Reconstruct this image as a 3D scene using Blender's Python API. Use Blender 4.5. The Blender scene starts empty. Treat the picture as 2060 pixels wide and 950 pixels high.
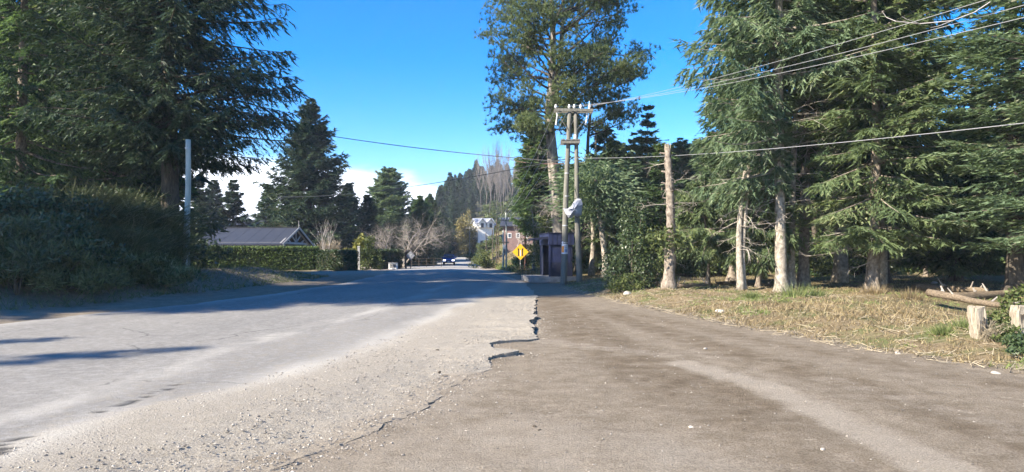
import bpy, bmesh, math
import numpy as np
from mathutils import Vector, Matrix

scene = bpy.context.scene
COL = scene.collection
F, CX, HY, EYE = 1342.0, 1030.0, 508.0, 1.6     # focal length, centre column, horizon row of the photograph, eye height

# ------------------------------------------------------------------ camera
cam = bpy.data.cameras.new('camera')
cam.sensor_width = 36.0
cam.lens = 36.0 * F / 2060.0
cam.shift_y = (HY - 475.0) / 2060.0
cam.clip_start, cam.clip_end = 0.05, 4000
cam_ob = bpy.data.objects.new('camera', cam)
cam_ob.location = (0, 0, EYE)
cam_ob.rotation_euler = (math.radians(90), 0, 0)
COL.objects.link(cam_ob)
scene.camera = cam_ob

# ------------------------------------------------------------------ light
SUN_AZ, SUN_EL = 240.0, 34.0                    # sun stands to the left of and behind the camera
w = bpy.data.worlds.new('World')
scene.world = w
w.use_nodes = True
nt = w.node_tree
nt.nodes.clear()
wo = nt.nodes.new('ShaderNodeOutputWorld')
bg = nt.nodes.new('ShaderNodeBackground')
sky = nt.nodes.new('ShaderNodeTexSky')
sky.sky_type = 'NISHITA'
sky.sun_disc = False
sky.sun_elevation = math.radians(SUN_EL)
sky.sun_rotation = math.radians(SUN_AZ)
sky.altitude = 800
sky.air_density = 1.0
sky.dust_density = 0.15
sky.ozone_density = 3.0
hs = nt.nodes.new('ShaderNodeHueSaturation')
hs.inputs['Hue'].default_value = 0.507
hs.inputs['Saturation'].default_value = 1.5
hs.inputs['Value'].default_value = 1.0
nt.links.new(sky.outputs[0], hs.inputs['Color'])
# a bank of white cloud low over the horizon
tc = nt.nodes.new('ShaderNodeTexCoord')
sx = nt.nodes.new('ShaderNodeSeparateXYZ')
nt.links.new(tc.outputs['Generated'], sx.inputs[0])
mp = nt.nodes.new('ShaderNodeMapping')
mp.inputs['Scale'].default_value = (5, 5, 16)
nt.links.new(tc.outputs['Generated'], mp.inputs[0])
nz = nt.nodes.new('ShaderNodeTexNoise')
nz.inputs['Scale'].default_value = 1.6
nz.inputs['Detail'].default_value = 6
nt.links.new(mp.outputs[0], nz.inputs[0])
m1 = nt.nodes.new('ShaderNodeMath'); m1.operation = 'MULTIPLY_ADD'
nt.links.new(nz.outputs['Fac'], m1.inputs[0]); m1.inputs[1].default_value = 0.060; m1.inputs[2].default_value = 0.056
m1b = nt.nodes.new('ShaderNodeMath'); m1b.operation = 'MULTIPLY_ADD'      # the bank sinks towards the right
nt.links.new(sx.outputs[0], m1b.inputs[0]); m1b.inputs[1].default_value = -0.13; nt.links.new(m1.outputs[0], m1b.inputs[2])
m2 = nt.nodes.new('ShaderNodeMath'); m2.operation = 'SUBTRACT'
nt.links.new(m1b.outputs[0], m2.inputs[0]); nt.links.new(sx.outputs[2], m2.inputs[1])
mr = nt.nodes.new('ShaderNodeMapRange'); mr.interpolation_type = 'SMOOTHSTEP'
nt.links.new(m2.outputs[0], mr.inputs[0])
mr.inputs[1].default_value = -0.012; mr.inputs[2].default_value = 0.022
mx = nt.nodes.new('ShaderNodeMix'); mx.data_type = 'RGBA'
nt.links.new(mr.outputs[0], mx.inputs[0])
nt.links.new(hs.outputs[0], mx.inputs[6])
mx.inputs[7].default_value = (8.0, 8.6, 9.6, 1)
nt.links.new(mx.outputs[2], bg.inputs[0])
bg.inputs[1].default_value = 0.098
nt.links.new(bg.outputs[0], wo.inputs[0])

el, az = math.radians(SUN_EL), math.radians(SUN_AZ)
to_sun = Vector((math.sin(az) * math.cos(el), math.cos(az) * math.cos(el), math.sin(el)))
sl = bpy.data.lights.new('sun', 'SUN')
sl.energy = 4.8
sl.angle = math.radians(0.55)
sl.color = (1.0, 0.90, 0.75)
sun_ob = bpy.data.objects.new('sun', sl)
sun_ob.rotation_euler = to_sun.to_track_quat('Z', 'Y').to_euler()
COL.objects.link(sun_ob)

scene.view_settings.view_transform = 'Standard'
scene.view_settings.look = 'None'
scene.view_settings.gamma = 1.0
scene.view_settings.exposure = 1.68
scene.render.engine = 'CYCLES'
scene.cycles.max_bounces = 5
scene.cycles.diffuse_bounces = 3
scene.cycles.transmission_bounces = 3
scene.cycles.glossy_bounces = 2
scene.cycles.transparent_max_bounces = 4
scene.cycles.use_denoising = True
scene.cycles.caustics_reflective = False
scene.cycles.caustics_refractive = False

# ------------------------------------------------------------------ thin winter haze
def haze_box():
    me = bpy.data.meshes.new('haze')
    x0, x1, y0, y1, z0, z1 = -910, 910, -130, 1520, -6, 62
    me.from_pydata([(x, y, z) for z in (z0, z1) for y in (y0, y1) for x in (x0, x1)], [], [(0, 2, 3, 1), (4, 5, 7, 6), (0, 1, 5, 4), (2, 6, 7, 3), (0, 4, 6, 2), (1, 3, 7, 5)])
    m = bpy.data.materials.new('haze_air'); m.use_nodes = True
    m.node_tree.nodes.clear()
    o = m.node_tree.nodes.new('ShaderNodeOutputMaterial'); v = m.node_tree.nodes.new('ShaderNodeVolumePrincipled')
    v.inputs['Color'].default_value = (0.80, 0.88, 1.0, 1)
    v.inputs['Density'].default_value = 0.00042
    v.inputs['Anisotropy'].default_value = 0.0
    m.node_tree.links.new(v.outputs[0], o.inputs['Volume'])
    me.materials.append(m)
    ob = bpy.data.objects.new('haze', me); COL.objects.link(ob); ob['kind'] = 'stuff'
haze_box()
scene.cycles.volume_bounces = 0

# ------------------------------------------------------------------ terrain
def sm(a, b, x):
    t = np.clip((np.asarray(x, float) - a) / (b - a), 0, 1)
    return t * t * (3 - 2 * t)

def vnoise(x, y, seed=0):
    x = np.asarray(x, float); y = np.asarray(y, float)
    xi = np.floor(x); yi = np.floor(y)
    fx = x - xi; fy = y - yi
    fx = fx * fx * (3 - 2 * fx); fy = fy * fy * (3 - 2 * fy)
    def h(a, b):
        v = np.sin(a * 127.1 + b * 311.7 + seed * 74.7) * 43758.5453
        return v - np.floor(v)
    return (h(xi, yi) * (1 - fx) + h(xi + 1, yi) * fx) * (1 - fy) + (h(xi, yi + 1) * (1 - fx) + h(xi + 1, yi + 1) * fx) * fy

def fbm(x, y, seed=0, o=4):
    s = 0; a = 0.5; t = 0
    for k in range(o):
        s = s + a * vnoise(x * 2 ** k, y * 2 ** k, seed + k); t += a; a *= 0.55
    return s / t

def xl(y):   # left edge of the asphalt
    return np.interp(y, [-40, -10, 5, 14.5, 20, 26, 34, 46, 61, 100, 140, 170, 230, 400], [-27, -17, -13.4, -11.1, -9.6, -8.8, -8.5, -9.1, -10.6, -12.8, -19, -32, -60, -130])
def xr(y):   # right (broken) edge of the asphalt
    return np.interp(y, [-40, -10, -2, 2.5, 4.86, 5.5, 6.57, 9.06, 10.0, 10.25, 10.42, 10.55, 10.75, 11.55, 11.75, 11.95, 12.5, 14.2, 16.3, 23.3, 35.8, 50, 61, 86, 100, 140, 170, 230, 400],
                     [-18, -8, -4.7, -2.6, -1.77, -1.42, -0.98, -0.42, -0.28, 0.02, 0.10, 0.06, -0.38, -0.40, -0.1, 0.30, 0.43, 0.46, 0.58, 0.87, 0.7, -1.1, -2.7, -4.6, -5.0, -9, -20, -47, -118])
def xdr(y):  # right edge of the bare earth
    return np.interp(y, [-40, -10, 0, 3, 6, 8.5, 10.9, 15.1, 21, 25, 29, 33, 36, 50, 61, 86, 140, 400], [60, 28, 14.5, 11, 8.4, 6.6, 5.5, 4.4, 3.3, 2.6, 2.2, 2.2, 1.5, -0.2, -1.7, -3.9, -8.5, -116])
def base_prof(y):
    return np.interp(y, [-60, 60, 92, 135, 200, 260, 420, 1300], [0, 0, -0.3, 0.72, 2.2, 3.5, 6, 14])
def gh(x, y, hole=True):
    x = np.asarray(x, float); y = np.asarray(y, float)
    z = base_prof(y)
    s = x - xdr(y)
    z = z + (0.25 * sm(0, 2.6, s) + 0.10 * sm(2.2, 5, s) * sm(6, 9, y) * (1 - sm(14, 20, y)) - 0.45 * sm(4.2, 6.5, s) * sm(7, 11, y) * (1 - sm(15, 18, y)) * sm(6, 9, x))
    sp = np.maximum(s - 1.0, 0)
    z = z + sm(62, 112, y) * (6.0 * (1 - np.exp(-sp / 8.0)) + 0.02 * np.minimum(sp, 200))
    z = z + sm(125, 290, y) * sm(-75, 10, x) * 17.0 + sm(260, 700, y) * 10 * sm(-40, 120, x)
    L = xl(y) - x
    z = z + 0.74 * sm(2.0, 6, L) * (1 - sm(36, 46, y))
    off = np.maximum(sm(0.1, 1.2, s), sm(0.1, 1.5, L))
    z = z + off * (fbm(x * 0.9, y * 0.9, 3) - 0.5) * 0.26 * (1 - 0.4 * sm(40, 80, y))
    z = z + (1 - off) * (fbm(x * 1.3, y * 1.3, 9) - 0.5) * 0.05
    z = z + (fbm(x * 6, y * 6, 5, 3) - 0.5) * 0.045 * (0.35 + off)
    inside = sm(0.45, 0.9, np.minimum(xr(y) - x, x - xl(y))) if hole else 0.0
    z = z + 0.055 * sm(-0.5, 0.15, L) - 0.06 * inside
    return z
def ghs(x, y):
    return float(gh(x, y))
def at(px, d):                     # the ground point d metres ahead seen in photo column px
    x = (px - CX) * d / F
    return Vector((x, d, ghs(x, d)))
def up(py, d):                     # height seen at photo row py, d metres ahead
    return EYE + (HY - py) * d / F
def P(px, py, d):
    return Vector(((px - CX) * d / F, d, up(py, d)))

# ------------------------------------------------------------------ materials
def nodes(name):
    m = bpy.data.materials.new(name)
    m.use_nodes = True
    n = m.node_tree
    n.nodes.clear()
    out = n.nodes.new('ShaderNodeOutputMaterial')
    b = n.nodes.new('ShaderNodeBsdfPrincipled')
    n.links.new(b.outputs[0], out.inputs[0])
    return m, n, b, out
def N(n, t, **kw):
    x = n.nodes.new(t)
    for k, v in kw.items():
        setattr(x, k, v)
    return x
def ramp(n, fac, stops):
    r = N(n, 'ShaderNodeValToRGB')
    e = r.color_ramp.elements
    while len(e) < len(stops):
        e.new(0.5)
    for k, (p, c) in enumerate(stops):
        e[k].position = p
        e[k].color = (*c, 1)
    n.links.new(fac, r.inputs[0])
    return r.outputs[0]
def noise(n, scale, detail=4, stretch=None, rough=0.55, obj=True, out='Fac'):
    t = N(n, 'ShaderNodeTexCoord')
    src = t.outputs['Object']
    if stretch:
        mpp = N(n, 'ShaderNodeMapping')
        mpp.inputs['Scale'].default_value = stretch
        n.links.new(src, mpp.inputs[0]); src = mpp.outputs[0]
    z = N(n, 'ShaderNodeTexNoise')
    z.inputs['Scale'].default_value = scale
    z.inputs['Detail'].default_value = detail
    z.inputs['Roughness'].default_value = rough
    n.links.new(src, z.inputs[0])
    return z.outputs[out]
def mixc(n, fac, a, b, mode='MIX'):
    x = N(n, 'ShaderNodeMix', data_type='RGBA', blend_type=mode)
    for s, v in ((0, fac), (6, a), (7, b)):
        if isinstance(v, (int, float)):
            x.inputs[s].default_value = v
        elif isinstance(v, tuple):
            x.inputs[s].default_value = (*v, 1)
        else:
            n.links.new(v, x.inputs[s])
    return x.outputs[2]
def attr(n, name):
    a = N(n, 'ShaderNodeAttribute', attribute_name=name)
    return a.outputs['Fac']
def math_(n, op, a, b=None):
    x = N(n, 'ShaderNodeMath', operation=op)
    for k, v in enumerate((a, b)):
        if v is None: continue
        if isinstance(v, (int, float)): x.inputs[k].default_value = v
        else: n.links.new(v, x.inputs[k])
    return x.outputs[0]
def bump(n, b, h, strength=0.5, dist=0.02):
    x = N(n, 'ShaderNodeBump')
    x.inputs['Strength'].default_value = strength
    x.inputs['Distance'].default_value = dist
    n.links.new(h, x.inputs['Height'])
    n.links.new(x.outputs[0], b.inputs['Normal'])

def plain(name, c, rough=0.6, metal=0.0, var=0.25, scale=6, stretch=None, bmp=0.0, spec=None):
    m, n, b, o = nodes(name)
    f = noise(n, scale, 5, stretch)
    lo = tuple(v * (1 - var) for v in c); hi = tuple(min(1, v * (1 + var)) for v in c)
    n.links.new(ramp(n, f, [(0.3, lo), (0.7, hi)]), b.inputs['Base Color'])
    b.inputs['Roughness'].default_value = rough
    b.inputs['Metallic'].default_value = metal
    if spec is not None:
        b.inputs['Specular IOR Level'].default_value = spec
    if bmp:
        bump(n, b, f, 0.6, bmp)
    return m
def leaf(name, stops, trans=0.25, rough=0.55, spec=0.3):
    m, n, b, o = nodes(name)
    c = ramp(n, attr(n, 'tint'), stops)
    n.links.new(c, b.inputs['Base Color'])
    b.inputs['Roughness'].default_value = rough
    b.inputs['Specular IOR Level'].default_value = spec
    t = N(n, 'ShaderNodeBsdfTranslucent')
    cc = mixc(n, 0.5, c, (1.0, 1.0, 0.45), 'MULTIPLY')
    n.links.new(cc, t.inputs[0])
    mxs = N(n, 'ShaderNodeMixShader')
    mxs.inputs[0].default_value = trans
    n.links.new(b.outputs[0], mxs.inputs[1]); n.links.new(t.outputs[0], mxs.inputs[2])
    n.links.new(mxs.outputs[0], o.inputs[0])
    return m
def bark(name, lo, hi, scale=3.0, stretch=(4, 4, 1)):
    m, n, b, o = nodes(name)
    f = noise(n, scale, 8, stretch, 0.65)
    f2 = noise(n, 1.1, 3)
    c = ramp(n, f, [(0.32, lo), (0.5, tuple((a + q) / 2 for a, q in zip(lo, hi))), (0.68, hi)])
    c = mixc(n, f2, c, (0.55, 0.6, 0.5), 'MULTIPLY')
    n.links.new(mixc(n, 0.55, c, ramp(n, f, [(0.32, lo), (0.68, hi)])), b.inputs['Base Color'])
    b.inputs['Roughness'].default_value = 0.9
    b.inputs['Specular IOR Level'].default_value = 0.15
    bump(n, b, f, 0.9, 0.03)
    return m

M = {}
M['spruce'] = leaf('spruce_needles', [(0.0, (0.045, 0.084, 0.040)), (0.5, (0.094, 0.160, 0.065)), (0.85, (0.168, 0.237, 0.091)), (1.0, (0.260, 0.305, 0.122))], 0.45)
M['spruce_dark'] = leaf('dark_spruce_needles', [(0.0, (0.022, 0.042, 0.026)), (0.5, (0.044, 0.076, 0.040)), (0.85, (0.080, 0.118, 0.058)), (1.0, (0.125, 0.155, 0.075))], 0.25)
M['spruce_pale'] = leaf('pale_spruce_needles', [(0.0, (0.072, 0.110, 0.054)), (0.5, (0.144, 0.198, 0.090)), (0.85, (0.222, 0.270, 0.126)), (1.0, (0.312, 0.324, 0.174))], 0.45)
M['spruce_blue'] = leaf('blue_spruce_needles', [(0.0, (0.066, 0.110, 0.066)), (0.5, (0.149, 0.216, 0.115)), (0.85, (0.242, 0.305, 0.173)), (1.0, (0.330, 0.330, 0.235))], 0.45)
M['pine'] = leaf('pine_needles', [(0.0, (0.056, 0.089, 0.043)), (0.5, (0.124, 0.173, 0.070)), (0.85, (0.200, 0.243, 0.099)), (1.0, (0.292, 0.313, 0.135))], 0.45)
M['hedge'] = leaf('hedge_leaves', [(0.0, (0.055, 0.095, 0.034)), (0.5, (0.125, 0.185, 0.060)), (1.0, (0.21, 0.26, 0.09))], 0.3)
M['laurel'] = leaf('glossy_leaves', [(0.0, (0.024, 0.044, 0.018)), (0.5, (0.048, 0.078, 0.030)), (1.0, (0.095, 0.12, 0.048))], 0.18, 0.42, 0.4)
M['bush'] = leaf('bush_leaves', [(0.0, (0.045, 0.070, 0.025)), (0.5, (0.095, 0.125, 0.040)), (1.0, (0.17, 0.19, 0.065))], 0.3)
M['yellow_bush'] = leaf('yellow_green_leaves', [(0.0, (0.10, 0.12, 0.03)), (0.5, (0.24, 0.24, 0.055)), (1.0, (0.38, 0.34, 0.09))], 0.3)
M['broom'] = leaf('broom_stems', [(0.0, (0.045, 0.060, 0.020)), (0.45, (0.105, 0.125, 0.042)), (0.8, (0.22, 0.235, 0.10)), (1.0, (0.37, 0.37, 0.21))], 0.3)
M['grass'] = leaf('grass_blades', [(0.0, (0.11, 0.080, 0.045)), (0.35, (0.25, 0.19, 0.105)), (0.68, (0.40, 0.33, 0.18)), (0.72, (0.10, 0.15, 0.04)), (1.0, (0.24, 0.28, 0.09))], 0.3)
M['green_grass'] = leaf('green_grass_blades', [(0.0, (0.07, 0.10, 0.035)), (0.6, (0.15, 0.19, 0.065)), (1.0, (0.28, 0.31, 0.12))], 0.3)
M['russet'] = leaf('russet_leaves', [(0.0, (0.10, 0.085, 0.03)), (0.5, (0.20, 0.17, 0.06)), (1.0, (0.30, 0.25, 0.10))], 0.25)
M['dry'] = leaf('dry_stems', [(0.0, (0.16, 0.13, 0.085)), (0.5, (0.30, 0.25, 0.17)), (1.0, (0.46, 0.40, 0.29))], 0.1)
M['bark'] = bark('spruce_bark', (0.09, 0.07, 0.056), (0.38, 0.32, 0.265), 3.2, (3, 3, 2.0))
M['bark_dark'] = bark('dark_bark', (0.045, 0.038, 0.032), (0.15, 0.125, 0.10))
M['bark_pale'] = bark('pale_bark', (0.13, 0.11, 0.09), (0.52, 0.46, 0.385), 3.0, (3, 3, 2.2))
M['bark_pine'] = bark('pine_bark', (0.10, 0.085, 0.075), (0.44, 0.39, 0.34), 2.2, (3, 3, 0.8))
M['twig_dark'] = plain('brown_grey_twigs', (0.19, 0.165, 0.145), 0.9, 0, 0.3, 3)
M['twig'] = plain('grey_twigs', (0.30, 0.265, 0.225), 0.9, 0, 0.4, 3)
M['twig_pale'] = plain('pale_twigs', (0.44, 0.40, 0.37), 0.9, 0, 0.3, 3)
M['pole_wood'] = bark('pole_wood', (0.11, 0.105, 0.092), (0.285, 0.27, 0.232), 4, (8, 8, 0.35))
M['pole_pale'] = bark('pale_pole', (0.36, 0.38, 0.34), (0.62, 0.63, 0.57), 3, (3, 3, 0.4))
M['old_wood'] = bark('weathered_wood', (0.20, 0.165, 0.125), (0.52, 0.445, 0.35), 5, (7, 7, 0.8))
M['log'] = bark('log_wood', (0.10, 0.075, 0.055), (0.28, 0.215, 0.15), 5, (1, 6, 6))
M['roof'] = plain('roof_metal', (0.034, 0.038, 0.050), 0.6, 0.1, 0.14, 1.5, (1, 3, 1))
M['white_timber'] = plain('pale_timber', (0.36, 0.355, 0.345), 0.75, 0, 0.15, 4)
M['dark_board'] = plain('dark_boards', (0.016, 0.016, 0.017), 0.8, 0, 0.3, 4, (1, 1, 4))
M['navy'] = plain('navy_steel', (0.006, 0.009, 0.028), 0.65, 0.0, 0.25, 4)
M['navy_light'] = plain('navy_panel', (0.010, 0.016, 0.055), 0.6, 0.0, 0.25, 3)
M['concrete'] = plain('concrete', (0.21, 0.205, 0.195), 0.9, 0, 0.3, 5, None, 0.004)
M['white_wall'] = plain('white_render', (0.80, 0.78, 0.74), 0.9, 0, 0.06, 2)
M['pale_roof'] = plain('pale_roof', (0.30, 0.315, 0.35), 0.6, 0.1, 0.15, 2)
M['pink_wall'] = plain('pink_brick', (0.19, 0.125, 0.115), 0.9, 0, 0.2, 3)
M['house_wall'] = plain('grey_wall', (0.34, 0.33, 0.32), 0.9, 0, 0.1, 2)
M['window'] = plain('window_glass', (0.04, 0.05, 0.07), 0.08, 0, 0.2, 1)
M['white_paint'] = plain('white_paint', (0.78, 0.78, 0.76), 0.5, 0, 0.05, 6)
M['yellow'] = plain('sign_yellow', (0.78, 0.42, 0.012), 0.45, 0, 0.08, 6)
M['black'] = plain('black_paint', (0.015, 0.015, 0.016), 0.5, 0, 0.2, 6)
M['sign_grey'] = plain('sign_back', (0.20, 0.21, 0.23), 0.5, 0.2, 0.15, 5)
M['steel'] = plain('galvanised_steel', (0.42, 0.43, 0.44), 0.45, 0.5, 0.2, 6)
M['rust_post'] = bark('reddish_post', (0.12, 0.065, 0.05), (0.26, 0.15, 0.12), 4, (6, 6, 0.5))
M['porcelain'] = plain('porcelain', (0.75, 0.74, 0.70), 0.25, 0, 0.08, 6)
M['plastic'] = plain('plastic_sheet', (0.40, 0.41, 0.45), 0.4, 0, 0.12, 5)
M['poster'] = plain('poster_paper', (0.72, 0.70, 0.72), 0.6, 0, 0.08, 6)
M['orange'] = plain('poster_orange', (0.72, 0.27, 0.05), 0.6, 0, 0.12, 6)
M['poster_blue'] = plain('poster_blue', (0.26, 0.30, 0.42), 0.6, 0, 0.15, 9)
M['cable'] = plain('black_cable', (0.03, 0.03, 0.032), 0.5, 0, 0.2, 6)
M['wire'] = plain('aluminium_wire', (0.33, 0.33, 0.33), 0.55, 0.2, 0.1, 6)
M['car'] = plain('blue_car_paint', (0.015, 0.055, 0.30), 0.2, 0.2, 0.05, 2)
M['glass_dark'] = plain('car_glass', (0.02, 0.025, 0.035), 0.05, 0, 0.1, 2)
M['rubber'] = plain('rubber', (0.02, 0.02, 0.02), 0.85, 0, 0.2, 6)
M['stone'] = plain('stone', (0.40, 0.36, 0.31), 0.9, 0, 0.3, 9)
mm, n, b, o = nodes('headlight')
b.inputs['Base Color'].default_value = (0.9, 0.9, 0.9, 1); b.inputs['Emission Color'].default_value = (1, 0.97, 0.9, 1)
b.inputs['Emission Strength'].default_value = 1.6
M['lamp'] = mm

# asphalt: worn grey, turning to cream gravel at its broken side
m, n, b, o = nodes('worn_asphalt')
fine = noise(n, 85, 5, None, 0.85)
mid = noise(n, 9, 6, None, 0.65)
big = noise(n, 0.45, 4, (1.6, 0.5, 1))
asp = ramp(n, fine, [(0.34, (0.100, 0.094, 0.084)), (0.5, (0.215, 0.203, 0.182)), (0.66, (0.34, 0.322, 0.288))])
asp = mixc(n, ramp(n, big, [(0.42, (0, 0, 0)), (0.62, (0.7, 0.7, 0.7))]), asp, mixc(n, fine, (0.095, 0.091, 0.085), (0.235, 0.224, 0.204)), 'MIX')
asp = mixc(n, ramp(n, mid, [(0.35, (0.5, 0.5, 0.5)), (0.55, (0, 0, 0))]), asp, (0.33, 0.32, 0.30), 'MIX')
grv = ramp(n, noise(n, 75, 5, None, 0.8), [(0.32, (0.12, 0.105, 0.086)), (0.47, (0.31, 0.282, 0.238)), (0.64, (0.48, 0.445, 0.385))])
grv = mixc(n, mid, grv, (0.80, 0.76, 0.68), 'MULTIPLY')
gf = math_(n, 'ADD', attr(n, 'gravel'), math_(n, 'MULTIPLY', math_(n, 'SUBTRACT', mid, 0.5), 0.9))
gfc = ramp(n, gf, [(0.35, (0, 0, 0)), (0.65, (1, 1, 1))])
col = mixc(n, gfc, asp, grv)
sf = math_(n, 'ADD', attr(n, 'soil'), math_(n, 'MULTIPLY', math_(n, 'SUBTRACT', noise(n, 14, 6, None, 0.75), 0.5), 1.2))
col = mixc(n, attr(n, 'dust'), col, (0.46, 0.435, 0.385))
col = mixc(n, ramp(n, sf, [(0.40, (0, 0, 0)), (0.75, (1, 1, 1))]), col, ramp(n, fine, [(0.28, (0.15, 0.125, 0.095)), (0.5, (0.285, 0.245, 0.19)), (0.72, (0.43, 0.38, 0.305))]))
vor = N(n, 'ShaderNodeTexVoronoi', feature='DISTANCE_TO_EDGE')
vor.inputs['Scale'].default_value = 0.30
tcv = N(n, 'ShaderNodeTexCoord'); wv_ = N(n, 'ShaderNodeMix', data_type='RGBA', blend_type='ADD'); wv_.inputs[0].default_value = 0.5
n.links.new(tcv.outputs['Object'], wv_.inputs[6]); n.links.new(noise(n, 1.3, 5, None, 0.7, out='Color'), wv_.inputs[7])
n.links.new(wv_.outputs[2], vor.inputs['Vector'])
cr_ = ramp(n, vor.outputs['Distance'], [(0.0, (1, 1, 1)), (0.007, (0, 0, 0))])
cr_ = math_(n, 'MULTIPLY', cr_, ramp(n, noise(n, 0.5, 3), [(0.46, (0, 0, 0)), (0.56, (0.75, 0.75, 0.75))]))
cr_ = math_(n, 'MULTIPLY', cr_, math_(n, 'SUBTRACT', 1.0, math_(n, 'MINIMUM', gf, 1.0)))
jn_ = ramp(n, math_(n, 'ADD', attr(n, 'joint'), math_(n, 'MULTIPLY', noise(n, 0.9, 5, None, 0.7), 0.16)), [(0.085, (0.8, 0.8, 0.8)), (0.115, (0, 0, 0))])
cr_ = math_(n, 'MAXIMUM', math_(n, 'MAXIMUM', cr_, 0.0), jn_)
cr_ = math_(n, 'MAXIMUM', cr_, attr(n, 'crack'))
col = mixc(n, cr_, col, (0.04, 0.039, 0.038))
n.links.new(col, b.inputs['Base Color'])
b.inputs['Roughness'].default_value = 0.85
b.inputs['Specular IOR Level'].default_value = 0.25
hgt = math_(n, 'ADD', math_(n, 'MULTIPLY', fine, 0.35), math_(n, 'MULTIPLY', noise(n, 38, 5, None, 0.7), gf))
bump(n, b, hgt, 0.9, 0.022)
M['asphalt'] = m

# ground: bare earth, pale dust, dry grass and forest litter, steered by attributes of the sheet
m, n, b, o = nodes('earth')
fine = noise(n, 60, 6, None, 0.75)
mid = noise(n, 3.2, 6, None, 0.65)
strk = noise(n, 2.2, 6, (0.9, 1.25, 1), 0.7)
soil = ramp(n, fine, [(0.32, (0.125, 0.102, 0.076)), (0.5, (0.27, 0.227, 0.172)), (0.68, (0.39, 0.34, 0.268))])
soil = mixc(n, ramp(n, mid, [(0.35, (0, 0, 0)), (0.65, (1, 1, 1))]), soil, (0.70, 0.68, 0.65), 'MULTIPLY')
flk = noise(n, 5.5, 7, (0.75, 1.7, 1), 0.75)
soil = mixc(n, ramp(n, flk, [(0.60, (0, 0, 0)), (0.68, (0.75, 0.75, 0.75))]), soil, (0.42, 0.37, 0.295))
dmp = math_(n, 'MULTIPLY', attr(n, 'damp'), ramp(n, noise(n, 1.8, 6, (0.95, 1.15, 1), 0.75), [(0.36, (0.15, 0.15, 0.15)), (0.58, (1, 1, 1))]))
soil = mixc(n, dmp, soil, (0.66, 0.62, 0.57), 'MULTIPLY')
pale = ramp(n, fine, [(0.28, (0.17, 0.142, 0.110)), (0.5, (0.31, 0.268, 0.212)), (0.72, (0.46, 0.41, 0.335))])
pf = math_(n, 'ADD', attr(n, 'pale'), math_(n, 'ADD', math_(n, 'MULTIPLY', math_(n, 'SUBTRACT', strk, 0.5), 1.2), math_(n, 'MULTIPLY', math_(n, 'SUBTRACT', noise(n, 24, 5, None, 0.7), 0.5), 0.7)))
soil = mixc(n, ramp(n, pf, [(0.34, (0, 0, 0)), (0.85, (1, 1, 1))]), soil, pale)
soil = mixc(n, attr(n, 'crack'), soil, (0.05, 0.042, 0.033))
turf = ramp(n, noise(n, 16, 8, None, 0.8), [(0.28, (0.075, 0.055, 0.034)), (0.44, (0.17, 0.130, 0.078)), (0.58, (0.26, 0.205, 0.125)), (0.75, (0.34, 0.28, 0.175))])
turf = mixc(n, ramp(n, noise(n, 1.1, 5), [(0.48, (0, 0, 0)), (0.62, (0.75, 0.75, 0.75))]), turf, (0.105, 0.135, 0.045))
lit = ramp(n, noise(n, 11, 8, None, 0.8), [(0.3, (0.06, 0.048, 0.032)), (0.5, (0.15, 0.125, 0.07)), (0.7, (0.26, 0.23, 0.12))])
gg = mixc(n, attr(n, 'forest'), turf, lit)
gg = mixc(n, attr(n, 'hill'), gg, mixc(n, fine, (0.035, 0.04, 0.022), (0.09, 0.085, 0.05)))
ef = math_(n, 'ADD', attr(n, 'turf'), math_(n, 'MULTIPLY', math_(n, 'SUBTRACT', mid, 0.5), 1.1))
col = mixc(n, ramp(n, ef, [(0.40, (0, 0, 0)), (0.60, (1, 1, 1))]), soil, gg)
n.links.new(col, b.inputs['Base Color'])
b.inputs['Roughness'].default_value = 0.95
b.inputs['Specular IOR Level'].default_value = 0.12
bump(n, b, math_(n, 'ADD', fine, math_(n, 'MULTIPLY', mid, 1.5)), 0.85, 0.03)
M['earth'] = m

# ------------------------------------------------------------------ mesh helpers
LOOSE = {'boughs', 'dead_branches', 'branches', 'limbs', 'stems', 'branch_stubs', 'trunk_shoots', 'splintered_top', 'crown', 'foliage', 'shoots'}
def obj(name, pieces, mat, parent=None, smooth=False, tint=None, attrs=None):
    """pieces: list of (verts Nx3, faces MxK); links them as one mesh object"""
    Vs, loops, tot, off = [], [], [], 0
    for V, Fc in pieces:
        V = np.asarray(V, np.float32).reshape(-1, 3)
        groups = Fc if isinstance(Fc, list) else [Fc]
        Vs.append(V)
        for g in groups:
            loops.append((g + off).ravel()); tot.append(np.full(len(g), g.shape[1]))
        off += len(V)
    V = np.concatenate(Vs); loops = np.concatenate(loops).astype(np.int32); tot = np.concatenate(tot).astype(np.int32)
    me = bpy.data.meshes.new(name)
    me.vertices.add(len(V)); me.vertices.foreach_set('co', V.ravel())
    me.loops.add(len(loops)); me.loops.foreach_set('vertex_index', loops)
    me.polygons.add(len(tot))
    st = np.zeros(len(tot), np.int32); st[1:] = np.cumsum(tot)[:-1]
    me.polygons.foreach_set('loop_start', st); me.polygons.foreach_set('loop_total', tot)
    me.polygons.foreach_set('use_smooth', np.full(len(tot), bool(smooth)))
    A = dict(attrs or {})
    if tint is not None:
        A['tint'] = tint
    for k, v in A.items():
        a = me.attributes.new(k, 'FLOAT', 'POINT')
        a.data.foreach_set('value', np.asarray(v, np.float32))
    me.update(calc_edges=True)
    me.validate()
    if mat is not None:
        me.materials.append(mat)
    ob = bpy.data.objects.new(name, me)
    COL.objects.link(ob)
    ob.parent = parent
    if name in LOOSE:
        ob['kind'] = 'stuff'        # twigs and boughs too many and too thin to pick apart
    return ob
def thing(name, label, cat, loc=(0, 0, 0), rz=0.0, group=None):
    o = bpy.data.objects.new(name, None)
    COL.objects.link(o)
    o.location = loc; o.rotation_euler = (0, 0, rz)
    o.empty_display_size = 0.3
    return tag(o, label, cat, group)
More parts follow.
